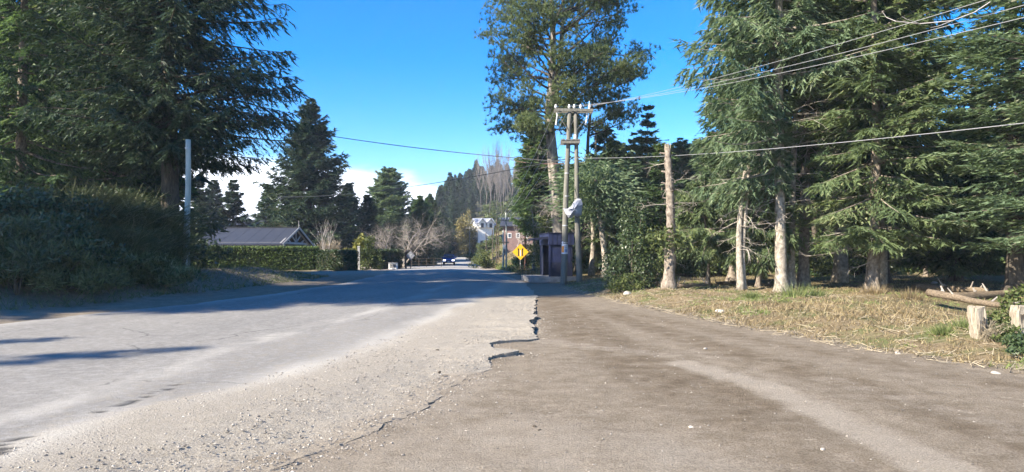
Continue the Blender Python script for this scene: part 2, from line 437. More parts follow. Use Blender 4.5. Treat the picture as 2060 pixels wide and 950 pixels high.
def tag(o, label, cat, group=None):
    o['label'] = label; o['category'] = cat
    if group: o['group'] = group
    return o
def kind(o, k):
    o['kind'] = k
    return o
MARKS = [(1160, 'the pole pair'), (1214, 'the leaning pale trunk'), (1276, 'the glossy evergreen shrub'), (1346, 'the broken trunk'), (1420, 'the bright young spruce'), (1495, 'the two slim pale trunks'), (1572, 'the trunk cluster'), (1690, 'the pale stump like trunk'),
         (1757, 'the low boughed spruce'), (1845, 'the right flank of the grass mound'), (1960, 'the leaning wooden post'), (2046, 'the right wooden post')]
SEEN = set()
def where(prefix, px, d, rows):
    """a label that tells look-alikes apart by the landmark they stand behind"""
    if px > 2075: return prefix + ' beyond the right picture edge'
    k = min(range(len(MARKS)), key=lambda i: abs(MARKS[i][0] - px)); dx = px - MARKS[k][0]
    side = 'directly behind ' if abs(dx) < 14 else ('behind, just left of ' if dx < 0 else 'behind, just right of ')
    row = [nm for lim, nm in rows if d <= lim][0]
    l_ = '%s %s%s, %s' % (prefix, side, MARKS[k][1], row)
    if l_ in SEEN:
        l_ = l_.replace('just left', 'farther left').replace('just right', 'farther right').replace('directly behind', 'close behind')
    SEEN.add(l_)
    return l_
def dup(root, loc, rz=0.0, s=1.0, label=None):
    r = root.copy(); COL.objects.link(r)
    r.location = loc; r.rotation_euler = (0, 0, rz); r.scale = (s, s, s)
    if label: r['label'] = label
    for ch in root.children:
        c = ch.copy(); COL.objects.link(c); c.parent = r
        for g in ch.children:
            d = g.copy(); COL.objects.link(d); d.parent = c
    return r

def unit(v):
    return v / np.maximum(np.linalg.norm(v, axis=-1, keepdims=True), 1e-9)
def tubes(P0, P1, R0, R1, n=4):
    P0 = np.asarray(P0, float); P1 = np.asarray(P1, float)
    R0 = np.broadcast_to(np.asarray(R0, float), (len(P0),)); R1 = np.broadcast_to(np.asarray(R1, float), (len(P0),))
    d = unit(P1 - P0)
    ref = np.where(np.abs(d[:, 2:3]) > 0.9, np.array([[1.0, 0, 0]]), np.array([[0, 0, 1.0]]))
    a = unit(np.cross(d, ref)); b_ = np.cross(d, a)
    th = np.arange(n) * 2 * math.pi / n
    ring = a[:, None, :] * np.cos(th)[None, :, None] + b_[:, None, :] * np.sin(th)[None, :, None]
    V = np.concatenate([P0[:, None] + ring * R0[:, None, None], P1[:, None] + ring * R1[:, None, None]], 1)
    k = np.arange(n); k2 = (k + 1) % n
    q = np.stack([k, k2, k2 + n, k + n], 1)
    Fc = (np.arange(len(P0)) * 2 * n)[:, None, None] + q[None]
    return V.reshape(-1, 3), Fc.reshape(-1, 4)
def path(pts, rad, n=10, cap=True, wob=0.0, rng=None):
    pts = np.asarray(pts, float); m = len(pts)
    rad = np.broadcast_to(np.asarray(rad, float), (m,))
    tg = np.gradient(pts, axis=0); tg = unit(tg)
    ref = np.array([1.0, 0, 0]) if abs(tg[0][2]) > 0.6 else np.array([0, 0, 1.0])
    a = unit(np.cross(tg, ref[None])); b_ = np.cross(tg, a)
    th = np.arange(n) * 2 * math.pi / n
    ring = a[:, None] * np.cos(th)[None, :, None] + b_[:, None] * np.sin(th)[None, :, None]
    rr = np.repeat(rad[:, None], n, 1)
    if wob:
        rr = rr * (1 + wob * (rng.random((m, n)) - 0.5))
    V = (pts[:, None] + ring * rr[:, :, None]).reshape(-1, 3)
    k = np.arange(n); k2 = (k + 1) % n
    q = np.stack([k, k2, k2 + n, k + n], 1)
    Fc = ((np.arange(m - 1) * n)[:, None, None] + q[None]).reshape(-1, 4)
    groups = [Fc]
    if cap:
        groups.append(np.array([k[::-1]])); groups.append(np.array([k + (m - 1) * n]))
    return V, groups
def box(c, s, rz=0.0, taper=1.0):
    h = np.array(s, float) / 2
    v = np.array([[x, y, z] for z in (-1, 1) for y in (-1, 1) for x in (-1, 1)], float) * h
    v[4:, :2] *= taper
    cs, sn = math.cos(rz), math.sin(rz)
    v = np.stack([v[:, 0] * cs - v[:, 1] * sn, v[:, 0] * sn + v[:, 1] * cs, v[:, 2]], 1) + np.array(c, float)
    return v, np.array([[0, 2, 3, 1], [4, 5, 7, 6], [0, 1, 5, 4], [2, 6, 7, 3], [0, 4, 6, 2], [1, 3, 7, 5]])
def beam(p, q, wd, ht):
    p = np.array(p, float); q = np.array(q, float)
    d = unit(q - p)
    ref = np.array([0, 0, 1.0]) if abs(d[2]) < 0.95 else np.array([0, 1.0, 0])
    a = unit(np.cross(d, ref)); b_ = np.cross(a, d)
    v = np.array([e + a * sx_ * wd / 2 + b_ * sz * ht / 2 for e in (p, q) for sx_, sz in ((-1, -1), (1, -1), (1, 1), (-1, 1))])
    return v, np.array([[3, 2, 1, 0], [4, 5, 6, 7], [0, 1, 5, 4], [1, 2, 6, 5], [2, 3, 7, 6], [3, 0, 4, 7]])
def kites(C, D, W, L, wd):
    """diamond blades: base C, direction D, side W"""
    L = np.broadcast_to(np.asarray(L, float), (len(C),))[:, None]; wd = np.broadcast_to(np.asarray(wd, float), (len(C),))[:, None]
    V = np.stack([C, C + D * L * 0.45 + W * wd / 2, C + D * L, C + D * L * 0.45 - W * wd / 2], 1)
    return V.reshape(-1, 3), (np.arange(len(C)) * 4)[:, None] + np.arange(4)[None]
def needles(C, D, W, L, wd):
    """pointed sprays: wide at the twig, sharp at the tip"""
    L = np.broadcast_to(np.asarray(L, float), (len(C),))[:, None]; wd = np.broadcast_to(np.asarray(wd, float), (len(C),))[:, None]
    V = np.stack([C - W * wd / 2, C + W * wd / 2, C + D * L], 1)
    return V.reshape(-1, 3), np.arange(len(C) * 3).reshape(-1, 3)
def sphere_pts(rng, n):
    return unit(rng.normal(size=(n, 3)))

# ------------------------------------------------------------------ conifers
def conifer(name, label, loc, seed, H, zb, R, nb, nl, K, sl_, sw, r0=0.25, prof=0.75, droop=-0.32, curl=0.25, hang=0.35, mat='spruce', bk='bark', dead=0, dead_z=None,
            group=None, lean=(0, 0), gap=0.0, whorl=0.55, bare_z=0, bare_side=None, side=None, wide=0.32, cat='tree', flat=0.6, fork=None):
    rng = np.random.default_rng(seed)
    t = thing(name, label, cat, loc, 0, group)
    zz = np.concatenate([[-0.3, 0.0, 0.15, 0.35, 0.7], np.linspace(1.3, H, 12)])
    zc = np.clip(zz, 0, None)
    bend = 0.10 * np.sin(zc / H * 5 + seed)
    pts = np.stack([lean[0] * zc + bend, lean[1] * zc + 0.1 * np.cos(zc / H * 4 + seed), zz], 1)
    def axis(z):
        return np.stack([np.interp(z, zz, pts[:, 0]), np.interp(z, zz, pts[:, 1]), z], -1)
    rad = r0 * np.clip(1 - zc / H, 0.02, 1) ** 0.85 * (1 + 0.5 * np.exp(-zc / 0.35))
    tv, tf_ = path(pts, rad, 15, True, 0.14, rng)
    zc_ = np.clip(tv[:, 2], 0, None); th_ = np.arctan2(tv[:, 1] - pts[1, 1], tv[:, 0] - pts[1, 0])
    fl_ = 1 + 0.45 * np.exp(-zc_ / 0.25) * np.clip(np.cos(th_ * 5 + seed), 0, 1) * (zc_ < 1.5)
    ac_ = axis(tv[:, 2]); tv[:, :2] = ac_[:, :2] + (tv[:, :2] - ac_[:, :2]) * fl_[:, None]
    obj('trunk', [(tv, tf_)], M[bk], t, True)
    # boughs
    u = rng.random(nb) ** 1.1
    u = np.sort(u)
    z = zb + (H - zb - 0.2) * u
    z = np.round(z / whorl) * whorl + rng.normal(0, 0.10 * whorl, nb)
    u = np.clip((z - zb) / (H - zb), 0, 1)
    L = R * (1 - u) ** prof * (0.62 + 0.5 * rng.random(nb)) + 0.12
    L *= 1 - 0.35 * np.exp(-u * 14)
    azm = np.arange(nb) * 2.39996 + rng.normal(0, 0.5, nb)
    if bare_z:          # the low boughs have died off on this side
        d_ = np.cos(azm - bare_side)
        L = np.where((z < bare_z) & (d_ > -0.35), np.minimum(L, 0.25), L)
    if side is not None:
        L *= 1 + side[1] * np.cos(azm - side[0])
    a = droop + (0.75 - droop) * u ** 1.4 + rng.normal(0, 0.09, nb)
    c = curl * (1 - u) + rng.normal(0, 0.05, nb)
    hd = np.stack([np.cos(azm), np.sin(azm), np.zeros(nb)], 1)
    sd = np.stack([-np.sin(azm), np.cos(azm), np.zeros(nb)], 1)
    ax = axis(z)
    wig = rng.normal(0, 0.10, nb)
    def bp(tt):       # tt: (nb, k)
        return ax[:, None] + hd[:, None] * (L[:, None] * tt)[:, :, None] + sd[:, None] * (L[:, None] * wig[:, None] * tt * tt)[:, :, None] \
            + np.array([0, 0, 1.0]) * (L[:, None] * (a[:, None] * tt + c[:, None] * tt * tt))[:, :, None]
    ts = np.linspace(0, 1, 5)[None].repeat(nb, 0)
    Q = bp(ts)
    rb = 0.012 + 0.012 * L
    fr = np.array([1, 0.75, 0.5, 0.3, 0.1])
    seg = [tubes(Q[:, k], Q[:, k + 1], rb * fr[k], rb * fr[k + 1], 4) for k in range(4)]
    obj('boughs', seg, M[bk], t)
    # needle sprays
    tj = (np.arange(nl) + 0.5) / nl
    tj = np.clip(0.12 + 0.9 * tj, 0, 1)[None] + rng.normal(0, 0.02, (nb, nl))
    pos = bp(tj)
    tan = unit(bp(tj + 0.03) - pos)
    keep = rng.random((nb, nl)) > gap
    C, D, W, LL, TT = [], [], [], [], []
    dn = np.array([0, 0, -1.0])
    btint = rng.normal(0, 0.13, nb)
    for s in (-1, 1):
        lb = (L[:, None] * wide * (1.12 - tj) + 0.16 + 0.03 * L[:, None]) * (0.6 + 0.7 * rng.random((nb, nl)))
        hg = hang * (0.4 + 1.1 * rng.random((nb, nl, 1)))
        dd = unit(tan * (0.5 + 0.4 * rng.random((nb, nl, 1))) + s * sd[:, None] * 0.85 + dn * hg + rng.normal(0, 0.12, (nb, nl, 3)))
        for k in range(K):
            uu = (k + rng.random((nb, nl))) / K
            p = pos + dd * (lb * uu)[:, :, None] + dn * (lb * hang * 0.35 * uu * uu)[:, :, None]
            sg = 1.0 if k % 2 else -1.0
            kd = unit(dd * 0.85 + sg * 0.55 * np.cross(dd, np.array([0, 0, 1.0])) + tan * 0.15 + dn * (0.3 * hang) + rng.normal(0, 0.22, (nb, nl, 3)))
            wv = unit(np.cross(kd, np.array([0, 0, 1.0]) + rng.normal(0, flat, (nb, nl, 3))))
            C.append(p[keep]); D.append(kd[keep]); W.append(wv[keep])
            ln = sl_ * (0.45 + 1.1 * rng.random((nb, nl))) * (0.42 + 0.58 * np.clip((1 - u) * 3.2, 0, 1))[:, None]
            LL.append(ln[keep])
            tint = 0.45 + btint[:, None] + rng.normal(0, 0.17, (nb, nl)) + 0.12 * (uu - 0.5)
            TT.append(tint[keep])
    # tips
    tip = bp(np.ones((nb, 1)))[:, 0]; tt_ = tan[:, -1]
    for k in range(3):
        kd = unit(tt_ + rng.normal(0, 0.25, (nb, 3)))
        C.append(tip - kd * 0.1); D.append(kd); W.append(unit(np.cross(kd, rng.normal(size=(nb, 3))))); LL.append(sl_ * 1.1 * (0.45 + 0.55 * np.clip((1 - u) * 3, 0, 1))); TT.append(np.full(nb, 0.6))
    C = np.concatenate(C); D = np.concatenate(D); W = np.concatenate(W); LL = np.concatenate(LL); TT = np.clip(np.concatenate(TT), 0, 1)
    obj('crown', [needles(C, D, W, LL, sw * (0.7 + 0.6 * rng.random(len(C))))], M[mat], t, False, np.repeat(TT, 3))
    if dead:
        z0, z1 = dead_z or (1.2, zb + 1.5)
        P0, P1, R0, R1 = twigs(rng, axis, z0, z1, dead, min(R * 0.75, 3.0))
        obj('dead_branches', [tubes(P0, P1, R0, R1, 3)], M['twig'], t)
    return t
def twigs(rng, axis, z0, z1, n, Lm):
    P0, P1, R0, R1 = [], [], [], []
    z = z0 + (z1 - z0) * rng.random(n)
    az_ = rng.random(n) * 6.283
    for i in range(n):
        L = Lm * (0.35 + 0.65 * rng.random())
        d = np.array([math.cos(az_[i]), math.sin(az_[i]), rng.normal(0.05, 0.22)])
        p = axis(np.array([z[i]]))[0]
        r = 0.010 + 0.006 * L
        k = 5
        for j in range(k):
            d = d + rng.normal(0, 0.10, 3) + np.array([0, 0, -0.05])
            q = p + d / np.linalg.norm(d) * L / k
            P0.append(p); P1.append(q); R0.append(r * (1 - j / k * 0.8)); R1.append(r * (1 - (j + 1) / k * 0.8))
            if j > 0:
                for _ in range(2):
                    e = d + rng.normal(0, 0.55, 3); e /= np.linalg.norm(e)
                    ql = q + e * L * 0.28 * rng.random()
                    P0.append(q); P1.append(ql); R0.append(r * 0.45); R1.append(0.003)
                    e2 = e + rng.normal(0, 0.4, 3); e2 /= np.linalg.norm(e2)
                    P0.append(ql); P1.append(ql + e2 * L * 0.15); R0.append(0.004); R1.append(0.002)
            p = q
    return np.array(P0), np.array(P1), np.array(R0), np.array(R1)

# ------------------------------------------------------------------ leafy and bare plants
def leaves(rng, C, size, aspect=0.55, updroop=0.0):
    n_ = len(C)
    D = unit(rng.normal(size=(n_, 3)) + np.array([0, 0, updroop]))
    W = unit(np.cross(D, rng.normal(size=(n_, 3))))
    s = size * (0.6 + 0.8 * rng.random(n_))
    return kites(C, D, W, s, s * aspect)
def clumps(rng, n_, centres, radii, shell=0.55):
    k = rng.choice(len(centres), n_, p=(radii.prod(1) ** 0.7) / (radii.prod(1) ** 0.7).sum())
    v = sphere_pts(rng, n_) * (shell + (1 - shell) * rng.random((n_, 1)) ** 0.6)
    return centres[k] + v * radii[k], k
def shrub(name, label, loc, seed, size, n_, leafsize, mat, cat='shrub', group=None, ncl=16, aspect=0.55, stems=8, bk='bark_dark', updroop=0.0):
    rng = np.random.default_rng(seed)
    t = thing(name, label, cat, loc, rng.random() * 6.28, group)
    sx_, sy_, sz = size
    cc = np.stack([rng.normal(0, 0.28, ncl) * sx_, rng.normal(0, 0.28, ncl) * sy_, (0.15 + 0.75 * rng.random(ncl)) * sz], 1)
    q2_ = (cc[:, 0] / (0.5 * sx_)) ** 2 + (cc[:, 1] / (0.5 * sy_)) ** 2
    cc[:, 2] *= np.clip(1.05 - 0.5 * q2_, 0.3, 1)
    rr = np.stack([sx_ * 0.22 * (0.6 + rng.random(ncl)), sy_ * 0.22 * (0.6 + rng.random(ncl)), sz * 0.16 * (0.6 + rng.random(ncl))], 1)
    C, k = clumps(rng, n_, cc, rr, 0.35)
    C[:, 2] = np.maximum(C[:, 2], 0.03)
    ct = rng.normal(0, 0.12, ncl)
    V = leaves(rng, C, leafsize, aspect, updroop)
    obj('foliage', [V], M[mat], t, False, np.repeat(np.clip(0.5 + ct[k] + rng.normal(0, 0.2, n_), 0, 1), 4))
    pick = rng.choice(ncl, min(stems, ncl), False)
    base = rng.normal(0, 0.05, (len(pick), 3)); base[:, 2] = -0.1
    midp = cc[pick] * np.array([0.5, 0.5, 0.5]) + rng.normal(0, 0.05, (len(pick), 3))
    r = 0.012 + 0.012 * sz * np.ones(len(pick))
    obj('stems', [tubes(base, midp, r, r * 0.7, 5), tubes(midp, cc[pick], r * 0.7, r * 0.25, 5)], M[bk], t)
    return t
def broom(name, label, loc, seed, size, n_, width, mat='broom', group=None, cat='shrub', arch=0.6, lean=(0, 0)):
    """a shrub of many thin arching stems"""
    rng = np.random.default_rng(seed)
    t = thing(name, label, cat, loc, 0, group)
    base = rng.normal(0, 0.22, (n_, 3)) * np.array([size[0], size[1], 0]); base[:, 2] = -0.05
    azm = rng.random(n_) * 6.283
    out = np.stack([np.cos(azm), np.sin(azm), np.zeros(n_)], 1)
    h = size[2] * (0.35 + 0.7 * rng.random(n_)); r = (0.25 + 0.9 * rng.random(n_)) * arch * size[2]
    ln = np.array([lean[0], lean[1], 0.0])
    k = 5
    pts = []
    for j in range(k + 1):
        s = j / k
        pts.append(base + out * (r * s ** 1.7)[:, None] * 0.8 + ln * (h * s * s)[:, None] + np.array([0, 0, 1.0]) * (h * (1.25 * s - 0.35 * s ** 3))[:, None] + rng.normal(0, 0.02, (n_, 3)))
    P_, R_ = [], []
    seg = []
    for j in range(k):
        seg.append(tubes(pts[j], pts[j + 1], width * (1 - 0.16 * j), width * (1 - 0.16 * (j + 1)), 3))
    # side whips
    for j in (2, 4):
        for _ in range(2):
            e = unit(unit(pts[j + 1] - pts[j]) + rng.normal(0, 0.35, (n_, 3)))
            seg.append(tubes(pts[j], pts[j] + e * (h * 0.22)[:, None], width * 0.6, width * 0.15, 3))
    tn = np.clip(0.5 + rng.normal(0, 0.24, n_), 0, 1)
    tint = np.concatenate([np.repeat(tn, 6) for _ in seg])
    obj('stems', seg, M[mat], t, False, tint)
    return t
def bare_segments(rng, start, d0, L0, r0, levels, kids, spread, upward, taper=0.62, nseg=4, jit=0.16):
    P0, P1, R0, R1 = [], [], [], []
    stack = [(np.array(start, float), np.array(d0, float), L0, r0, 0)]
    while stack:
        p, d, L, r, lv = stack.pop()
        d = d / np.linalg.norm(d)
        for j in range(nseg):
            d = d + rng.normal(0, jit, 3) + np.array([0, 0, upward * (0.4 if lv else 0.1)])
            d /= np.linalg.norm(d)
            q = p + d * L / nseg
            a, b_ = r * (1 - 0.5 * j / nseg), r * (1 - 0.5 * (j + 1) / nseg)
            P0.append(p); P1.append(q); R0.append(a); R1.append(b_)
            p = q
            if lv < levels and j >= (1 if lv == 0 else 0):
                for _ in range(kids):
                    if rng.random() < 0.8:
                        e = rng.normal(0, 1, 3); e -= d * e.dot(d); e /= np.linalg.norm(e)
                        nd = d * (1 - spread * 0.5) + e * spread * (0.7 + 0.5 * rng.random())
                        stack.append((q, nd, L * taper * (0.65 + 0.5 * rng.random()), max(b_ * 0.6, 0.004), lv + 1))
    return np.array(P0), np.array(P1), np.array(R0), np.array(R1)

# ------------------------------------------------------------------ the ground
def axis_pts(lo, mid, hi, step, g):
    a = [mid]; s = step
    while a[-1] < hi:
        a.append(a[-1] + s); s *= g
    b_ = [mid]; s = step
    while b_[-1] > lo:
        b_.append(b_[-1] - s); s *= g
    return np.array(b_[:0:-1] + a)
gx = axis_pts(-900, 1.5, 900, 0.15, 1.024)
ya = [2.2]; s_ = 0.12
while ya[-1] < 1500:
    ya.append(ya[-1] + s_); s_ *= 1.019
gy = np.concatenate([[-120, -70, -40, -24, -14, -8, -4.5, -2.2, -0.6, 0.5, 1.4], ya])
X, Y = np.meshgrid(gx, gy)
Z = gh(X, Y)
ni, nj = X.shape
idx = np.arange(ni * nj).reshape(ni, nj)
quads = np.stack([idx[:-1, :-1], idx[:-1, 1:], idx[1:, 1:], idx[1:, :-1]], -1).reshape(-1, 4)
Vg = np.stack([X, Y, Z], -1).reshape(-1, 3)
xs, ys = Vg[:, 0], Vg[:, 1]
S = xs - xdr(ys); Lf = xl(ys) - xs
turf_a = np.maximum(sm(-0.25, 1.3, S), 0.75 * sm(2.5, 9, Lf) + 0.4 * sm(70, 100, ys) * sm(0.5, 2, Lf))
turf_a = np.where((S > 0) & (S < 2.5) & (ys < 24), turf_a * 0.85, turf_a)
forest_a = np.maximum(sm(4, 9, S) * sm(20, 25, ys) * (1 - sm(60, 110, ys)), sm(3, 7, Lf))
forest_a = forest_a * (0.55 + 0.45 * (fbm(xs * 0.35, ys * 0.35, 21) > 0.47))
forest_a = np.maximum(forest_a, sm(4.5, 6, S) * (ys < 20) * sm(8, 9.5, xs))
def near_line(pts, wd):
    best = np.full(len(xs), 1e9)
    for (x0, y0), (x1, y1) in zip(pts[:-1], pts[1:]):
        dx, dy = x1 - x0, y1 - y0
        tt = np.clip(((xs - x0) * dx + (ys - y0) * dy) / (dx * dx + dy * dy), 0, 1)
        best = np.minimum(best, np.hypot(xs - x0 - tt * dx, ys - y0 - tt * dy))
    return 1 - sm(wd * 0.5, wd * 1.3, best)
wob_ = (fbm(xs * 0.8, ys * 0.8, 31) - 0.5)
pale_a = 0.12 + 0.80 * near_line([(2.5, 9.6), (3.05, 7.9), (3.12, 6.3), (3.2, 4.9), (3.4, 3), (3.6, 0)], 0.30)
pale_a = np.maximum(pale_a, 0.62 * (1 - sm(5.6, 7.8, ys + wob_ * 2.2 + 0.35 * np.maximum(xs - 0.6, 0))) * (1 - sm(1.6, 2.6, xs + wob_)))
pale_a = np.maximum(pale_a, 0.55 * near_line([(0.55, 12.2), (1.3, 11.2), (2.4, 10.4)], 0.42))
pale_a = np.maximum(pale_a, 0.50 * near_line([(4.0, 8.4), (4.4, 7.0), (4.6, 5.5), (4.9, 3)], 0.34))
pale_a = np.maximum(pale_a, 0.45 * sm(0.0, 1.0, Lf) * (1 - sm(3.5, 6, Lf)))
pale_a = np.maximum(pale_a, 0.85 * sm(38, 50, ys) * (1 - sm(-0.2, 0.4, S)))
pale_a = np.maximum(pale_a, 0.62 * (1 - sm(0.0, 0.9, xs - xr(ys) + wob_ * 0.5)) * (1 - sm(8.6, 10, ys)))
damp_a = np.maximum(near_line([(1.2, 24), (1.5, 13), (2.0, 8.5), (2.5, 6.0), (2.7, 4.0), (2.9, 0)], 0.75) * (0.35 + 0.65 * sm(5, 7, ys)), near_line([(2.4, 18), (3.5, 11), (4.15, 8), (4.3, 6), (4.6, 3)], 0.42))
damp_a = np.maximum(damp_a, 0.8 * near_line([(3.0, 18), (4.6, 11.6), (5.9, 8.2), (7.3, 5)], 0.3))
A = dict(damp=damp_a, hill=sm(135, 165, ys), turf=turf_a, forest=forest_a, pale=pale_a, crack=np.zeros(len(xs)))
fc = Vg[quads].mean(1)
is_dirt = (fc[:, 0] > xr(fc[:, 1]) - 0.4) & (fc[:, 0] < xdr(fc[:, 1])) & (fc[:, 1] < 62) & (fc[:, 1] > -45)
def sub(q):
    u_, inv = np.unique(q.ravel(), return_inverse=True)
    return Vg[u_], inv.reshape(-1, 4), {k: v[u_] for k, v in A.items()}
for nm, msk in (('ground', ~is_dirt), ('dirt_road', is_dirt)):
    v_, q_, a_ = sub(quads[msk])
    kind(obj(nm, [(v_, q_)], M['earth'], None, True, None, a_), 'structure')

# the asphalt: a worn slab with a ragged, broken right edge
rng = np.random.default_rng(5)
yr = [-45.0]
while yr[-1] < 2.4: yr.append(yr[-1] + max(0.5, (2.4 - yr[-1]) * 0.25))
yr[-1] = 2.45; st = 0.045
while yr[-1] < 330:
    yr.append(yr[-1] + st)
    if yr[-1] > 13: st *= 1.035
yr = np.array(yr)
cu = np.concatenate([np.linspace(0, 0.5, 26), np.linspace(0.5, 0.9, 52)[1:], np.linspace(0.9, 1.0, 22)[1:]])
XLr, XRr = xl(yr), xr(yr)
fade = 1 - sm(30, 60, yr)
XRr = XRr + fade * ((fbm(yr * 1.3, yr * 0, 41, 2) - 0.5) * 0.22 + ((fbm(yr * 5, yr * 0, 43, 3) - 0.5) * 0.12 + (fbm(yr * 17, yr * 0, 45, 2) - 0.5) * 0.06) * (1 - 0.6 * sm(11, 20, yr)))
thick_n = np.clip(2.2 * fbm(yr * 1.3, yr * 0, 46) - 0.3, 0.35, 2)
XLr = XLr + ((fbm(yr * 0.9, yr * 0, 47) - 0.5) * 0.5)
XX = XLr[:, None] + (XRr - XLr)[:, None] * cu[None]
YY = yr[:, None].repeat(len(cu), 1)
thick = thick_n * np.interp(yr, [0, 4, 6, 9, 10.2, 12, 17, 24, 40, 70], [0.004, 0.005, 0.006, 0.012, 0.050, 0.085, 0.055, 0.022, 0.015, 0.015])
ZZ = base_prof(YY) + (fbm(XX * 1.3, YY * 1.3, 9) - 0.5) * 0.05 * 0.4
edge = XRr[:, None] - XX
ZZ = ZZ + 0.052 - (0.052 - thick[:, None]) * (1 - sm(0, 1.6, edge)) * (YY < 80)
ZZ = ZZ + 0.10 * sm(0, 1, cu[None] * 2) * sm(0, 1, (1 - cu[None]) * 2) * 0.6 * sm(12, 30, YY)
gz0 = gh(XX, YY, False) + thick[:, None]
bl = (1 - sm(0.55, 1.3, edge)) * (1 - sm(45, 60, YY))
ZZ = ZZ * (1 - bl) + gz0 * bl
ZZ = ZZ + (fbm(XX * 9, YY * 9, 51, 3) - 0.5) * 0.018 * (1 - sm(0.6, 3.2, edge)) * (1 - sm(20, 40, YY))
# zones
gb = np.interp(yr, [-45, 5.3, 6.41, 10.0, 23, 40, 62], [-24, -3.85, -3.7, -2.45, -1.2, -0.2, -3.2])
l1 = np.interp(yr, [-45, 5.9, 10.9, 23.3, 40, 60], [-22, -4.6, -4.2, -2.8, -2.4, -5.2])
grav = sm(-0.5, 0.5, XX - gb[:, None] + (fbm(XX * 0.7, YY * 0.35, 61) - 0.5) * 0.7)
grav = np.maximum(grav, 0.36 * sm(-0.6, 0.2, XX - l1[:, None]))
grav = grav * (1 - 0.6 * sm(45, 70, YY))
dst = 0.55 * np.exp(-((XX - l1[:, None] + 0.25 + (fbm(XX * 0, YY * 0.45, 66) - 0.5) * 0.8) / 0.30) ** 2) * np.clip(2.2 * fbm(XX * 2.2, YY * 0.6, 67) - 0.55, 0, 1) * (1 - sm(26, 40, YY))
dst = np.maximum(dst, 0.6 * np.exp(-((XX - gb[:, None]) / 0.34) ** 2) * np.clip(2.2 * fbm(XX * 2.2, YY * 0.6, 69) - 0.6, 0, 1) * (1 - sm(26, 40, YY)))
dst = np.maximum(dst, 0.45 * (1 - sm(0.1, 0.9, XX - XLr[:, None])) * np.clip(2.4 * fbm(XX * 1.5, YY * 0.5, 70) - 0.6, 0, 1))
dst = np.maximum(dst, 0.35 * sm(48, 56, YY))
# cracks: along the lane joint and where the old edge was
ck = np.interp(yr, [2.4, 5.2, 6.0, 6.9, 8.1], [-4.4, -3.95, -4.05, -3.95, -3.85])
wv = 0.016 * (fbm(XX * 3, YY * 3, 71) > 0.33)
crk = (np.abs(XX - ck[:, None] - (fbm(YY * 2.2, YY * 0, 73) - 0.5) * 0.22) < np.interp(YY, [2, 5.3, 5.8, 6.5, 8.2], [0.16, 0.14, 0.06, 0.035, 0.025])) & (YY < 8.3) & (fbm(XX * 4, YY * 2, 77) > 0.47)
ck2 = np.interp(yr, [5, 12, 15, 20, 30], [-11, -8.4, -7.2, -5.8, -5.2])
crk2 = (np.abs(XX - ck2[:, None] - (fbm(YY * 1.2, YY * 0, 79) - 0.5) * 0.25) < 0.05) & (YY > 8) & (YY < 22)
crk = crk * 0.9
soil_a = (1 - sm(0.0, 0.85, edge + 0 * YY)) * (1 - sm(8.3, 9.6, YY)) * 1.0
soil_a = np.maximum(soil_a, 0.35 * (1 - sm(0, 1.6, edge + 0 * YY)) * (1 - sm(8.3, 9.6, YY)))
ZZ = ZZ - 0.010 * (crk > 0.5)
mi, mj = XX.shape
gi = np.arange(mi * mj).reshape(mi, mj)
q = np.stack([gi[:-1, :-1], gi[:-1, 1:], gi[1:, 1:], gi[1:, :-1]], -1).reshape(-1, 4)
Va = np.stack([XX, YY, ZZ], -1).reshape(-1, 3)
# broken flank
fl = np.stack([XRr - 0.015 - 0.03 * rng.random(mi), yr, ZZ[:, -1] - 0.13], 1)
ll = np.stack([XLr, yr, ZZ[:, 0] - 0.13], 1)
nb_ = len(Va)
Va = np.concatenate([Va, fl, ll])
fi = nb_ + np.arange(mi); li = nb_ + mi + np.arange(mi)
q2 = np.stack([gi[:-1, -1], fi[:-1], fi[1:], gi[1:, -1]], 1)
q3 = np.stack([gi[1:, 0], li[1:], li[:-1], gi[:-1, 0]], 1)
pad = lambda v, a, b_: np.concatenate([v.ravel(), np.full(mi, a), np.full(mi, b_)])
kind(obj('road', [(Va, np.concatenate([q, q2, q3]))], M['asphalt'], None, False, None,
         dict(gravel=pad(grav, 0.2, 0.5), dust=pad(dst, 0, 0.4), soil=pad(soil_a, 0.6, 0), joint=pad(np.clip(np.abs(XX - ck2[:, None]), 0, 3) + 3 * sm(24, 27, YY) + 3 * (1 - sm(6, 7, YY)), 3, 3), crack=pad(crk.astype(float), 0.12, 0))), 'structure')

# loose stones
def road_z(x, y):
    return np.where((x < xr(y)) & (x > xl(y)), base_prof(y) + 0.05, gh(x, y))
rng = np.random.default_rng(8)
npb = 15000
py_ = 3.2 + (rng.random(npb) ** 1.9) * 15
px_ = np.empty(npb)
for_road = rng.random(npb) < 0.82
gbp = np.interp(py_, [3, 5.3, 6.41, 10.0, 23], [-4.2, -3.95, -3.7, -2.6, -1.2])
px_[for_road] = (gbp + (xr(py_) - gbp) * rng.random(npb))[for_road]
px_[~for_road] = (xr(py_) + (xdr(py_) - xr(py_)) * rng.random(npb) ** 1.5)[~for_road]
edge_ = rng.random(npb) < 0.20
px_[edge_] = (xr(py_) + rng.normal(0.06, 0.16, npb))[edge_]
sz_ = 0.0035 + 0.010 * rng.random(npb) ** 3.0
oct_ = np.array([[1, 0, 0], [0, 1, 0], [-1, 0, 0], [0, -1, 0], [0, 0, 0.8], [0, 0, -0.8]], float)
of = np.array([[0, 1, 4], [1, 2, 4], [2, 3, 4], [3, 0, 4], [1, 0, 5], [2, 1, 5], [3, 2, 5], [0, 3, 5]])
jit = oct_[None] * (0.6 + 0.8 * rng.random((npb, 6, 1)))
th = rng.random(npb) * 6.28
jx = jit[..., 0] * np.cos(th)[:, None] - jit[..., 1] * np.sin(th)[:, None]
jy = jit[..., 0] * np.sin(th)[:, None] + jit[..., 1] * np.cos(th)[:, None]
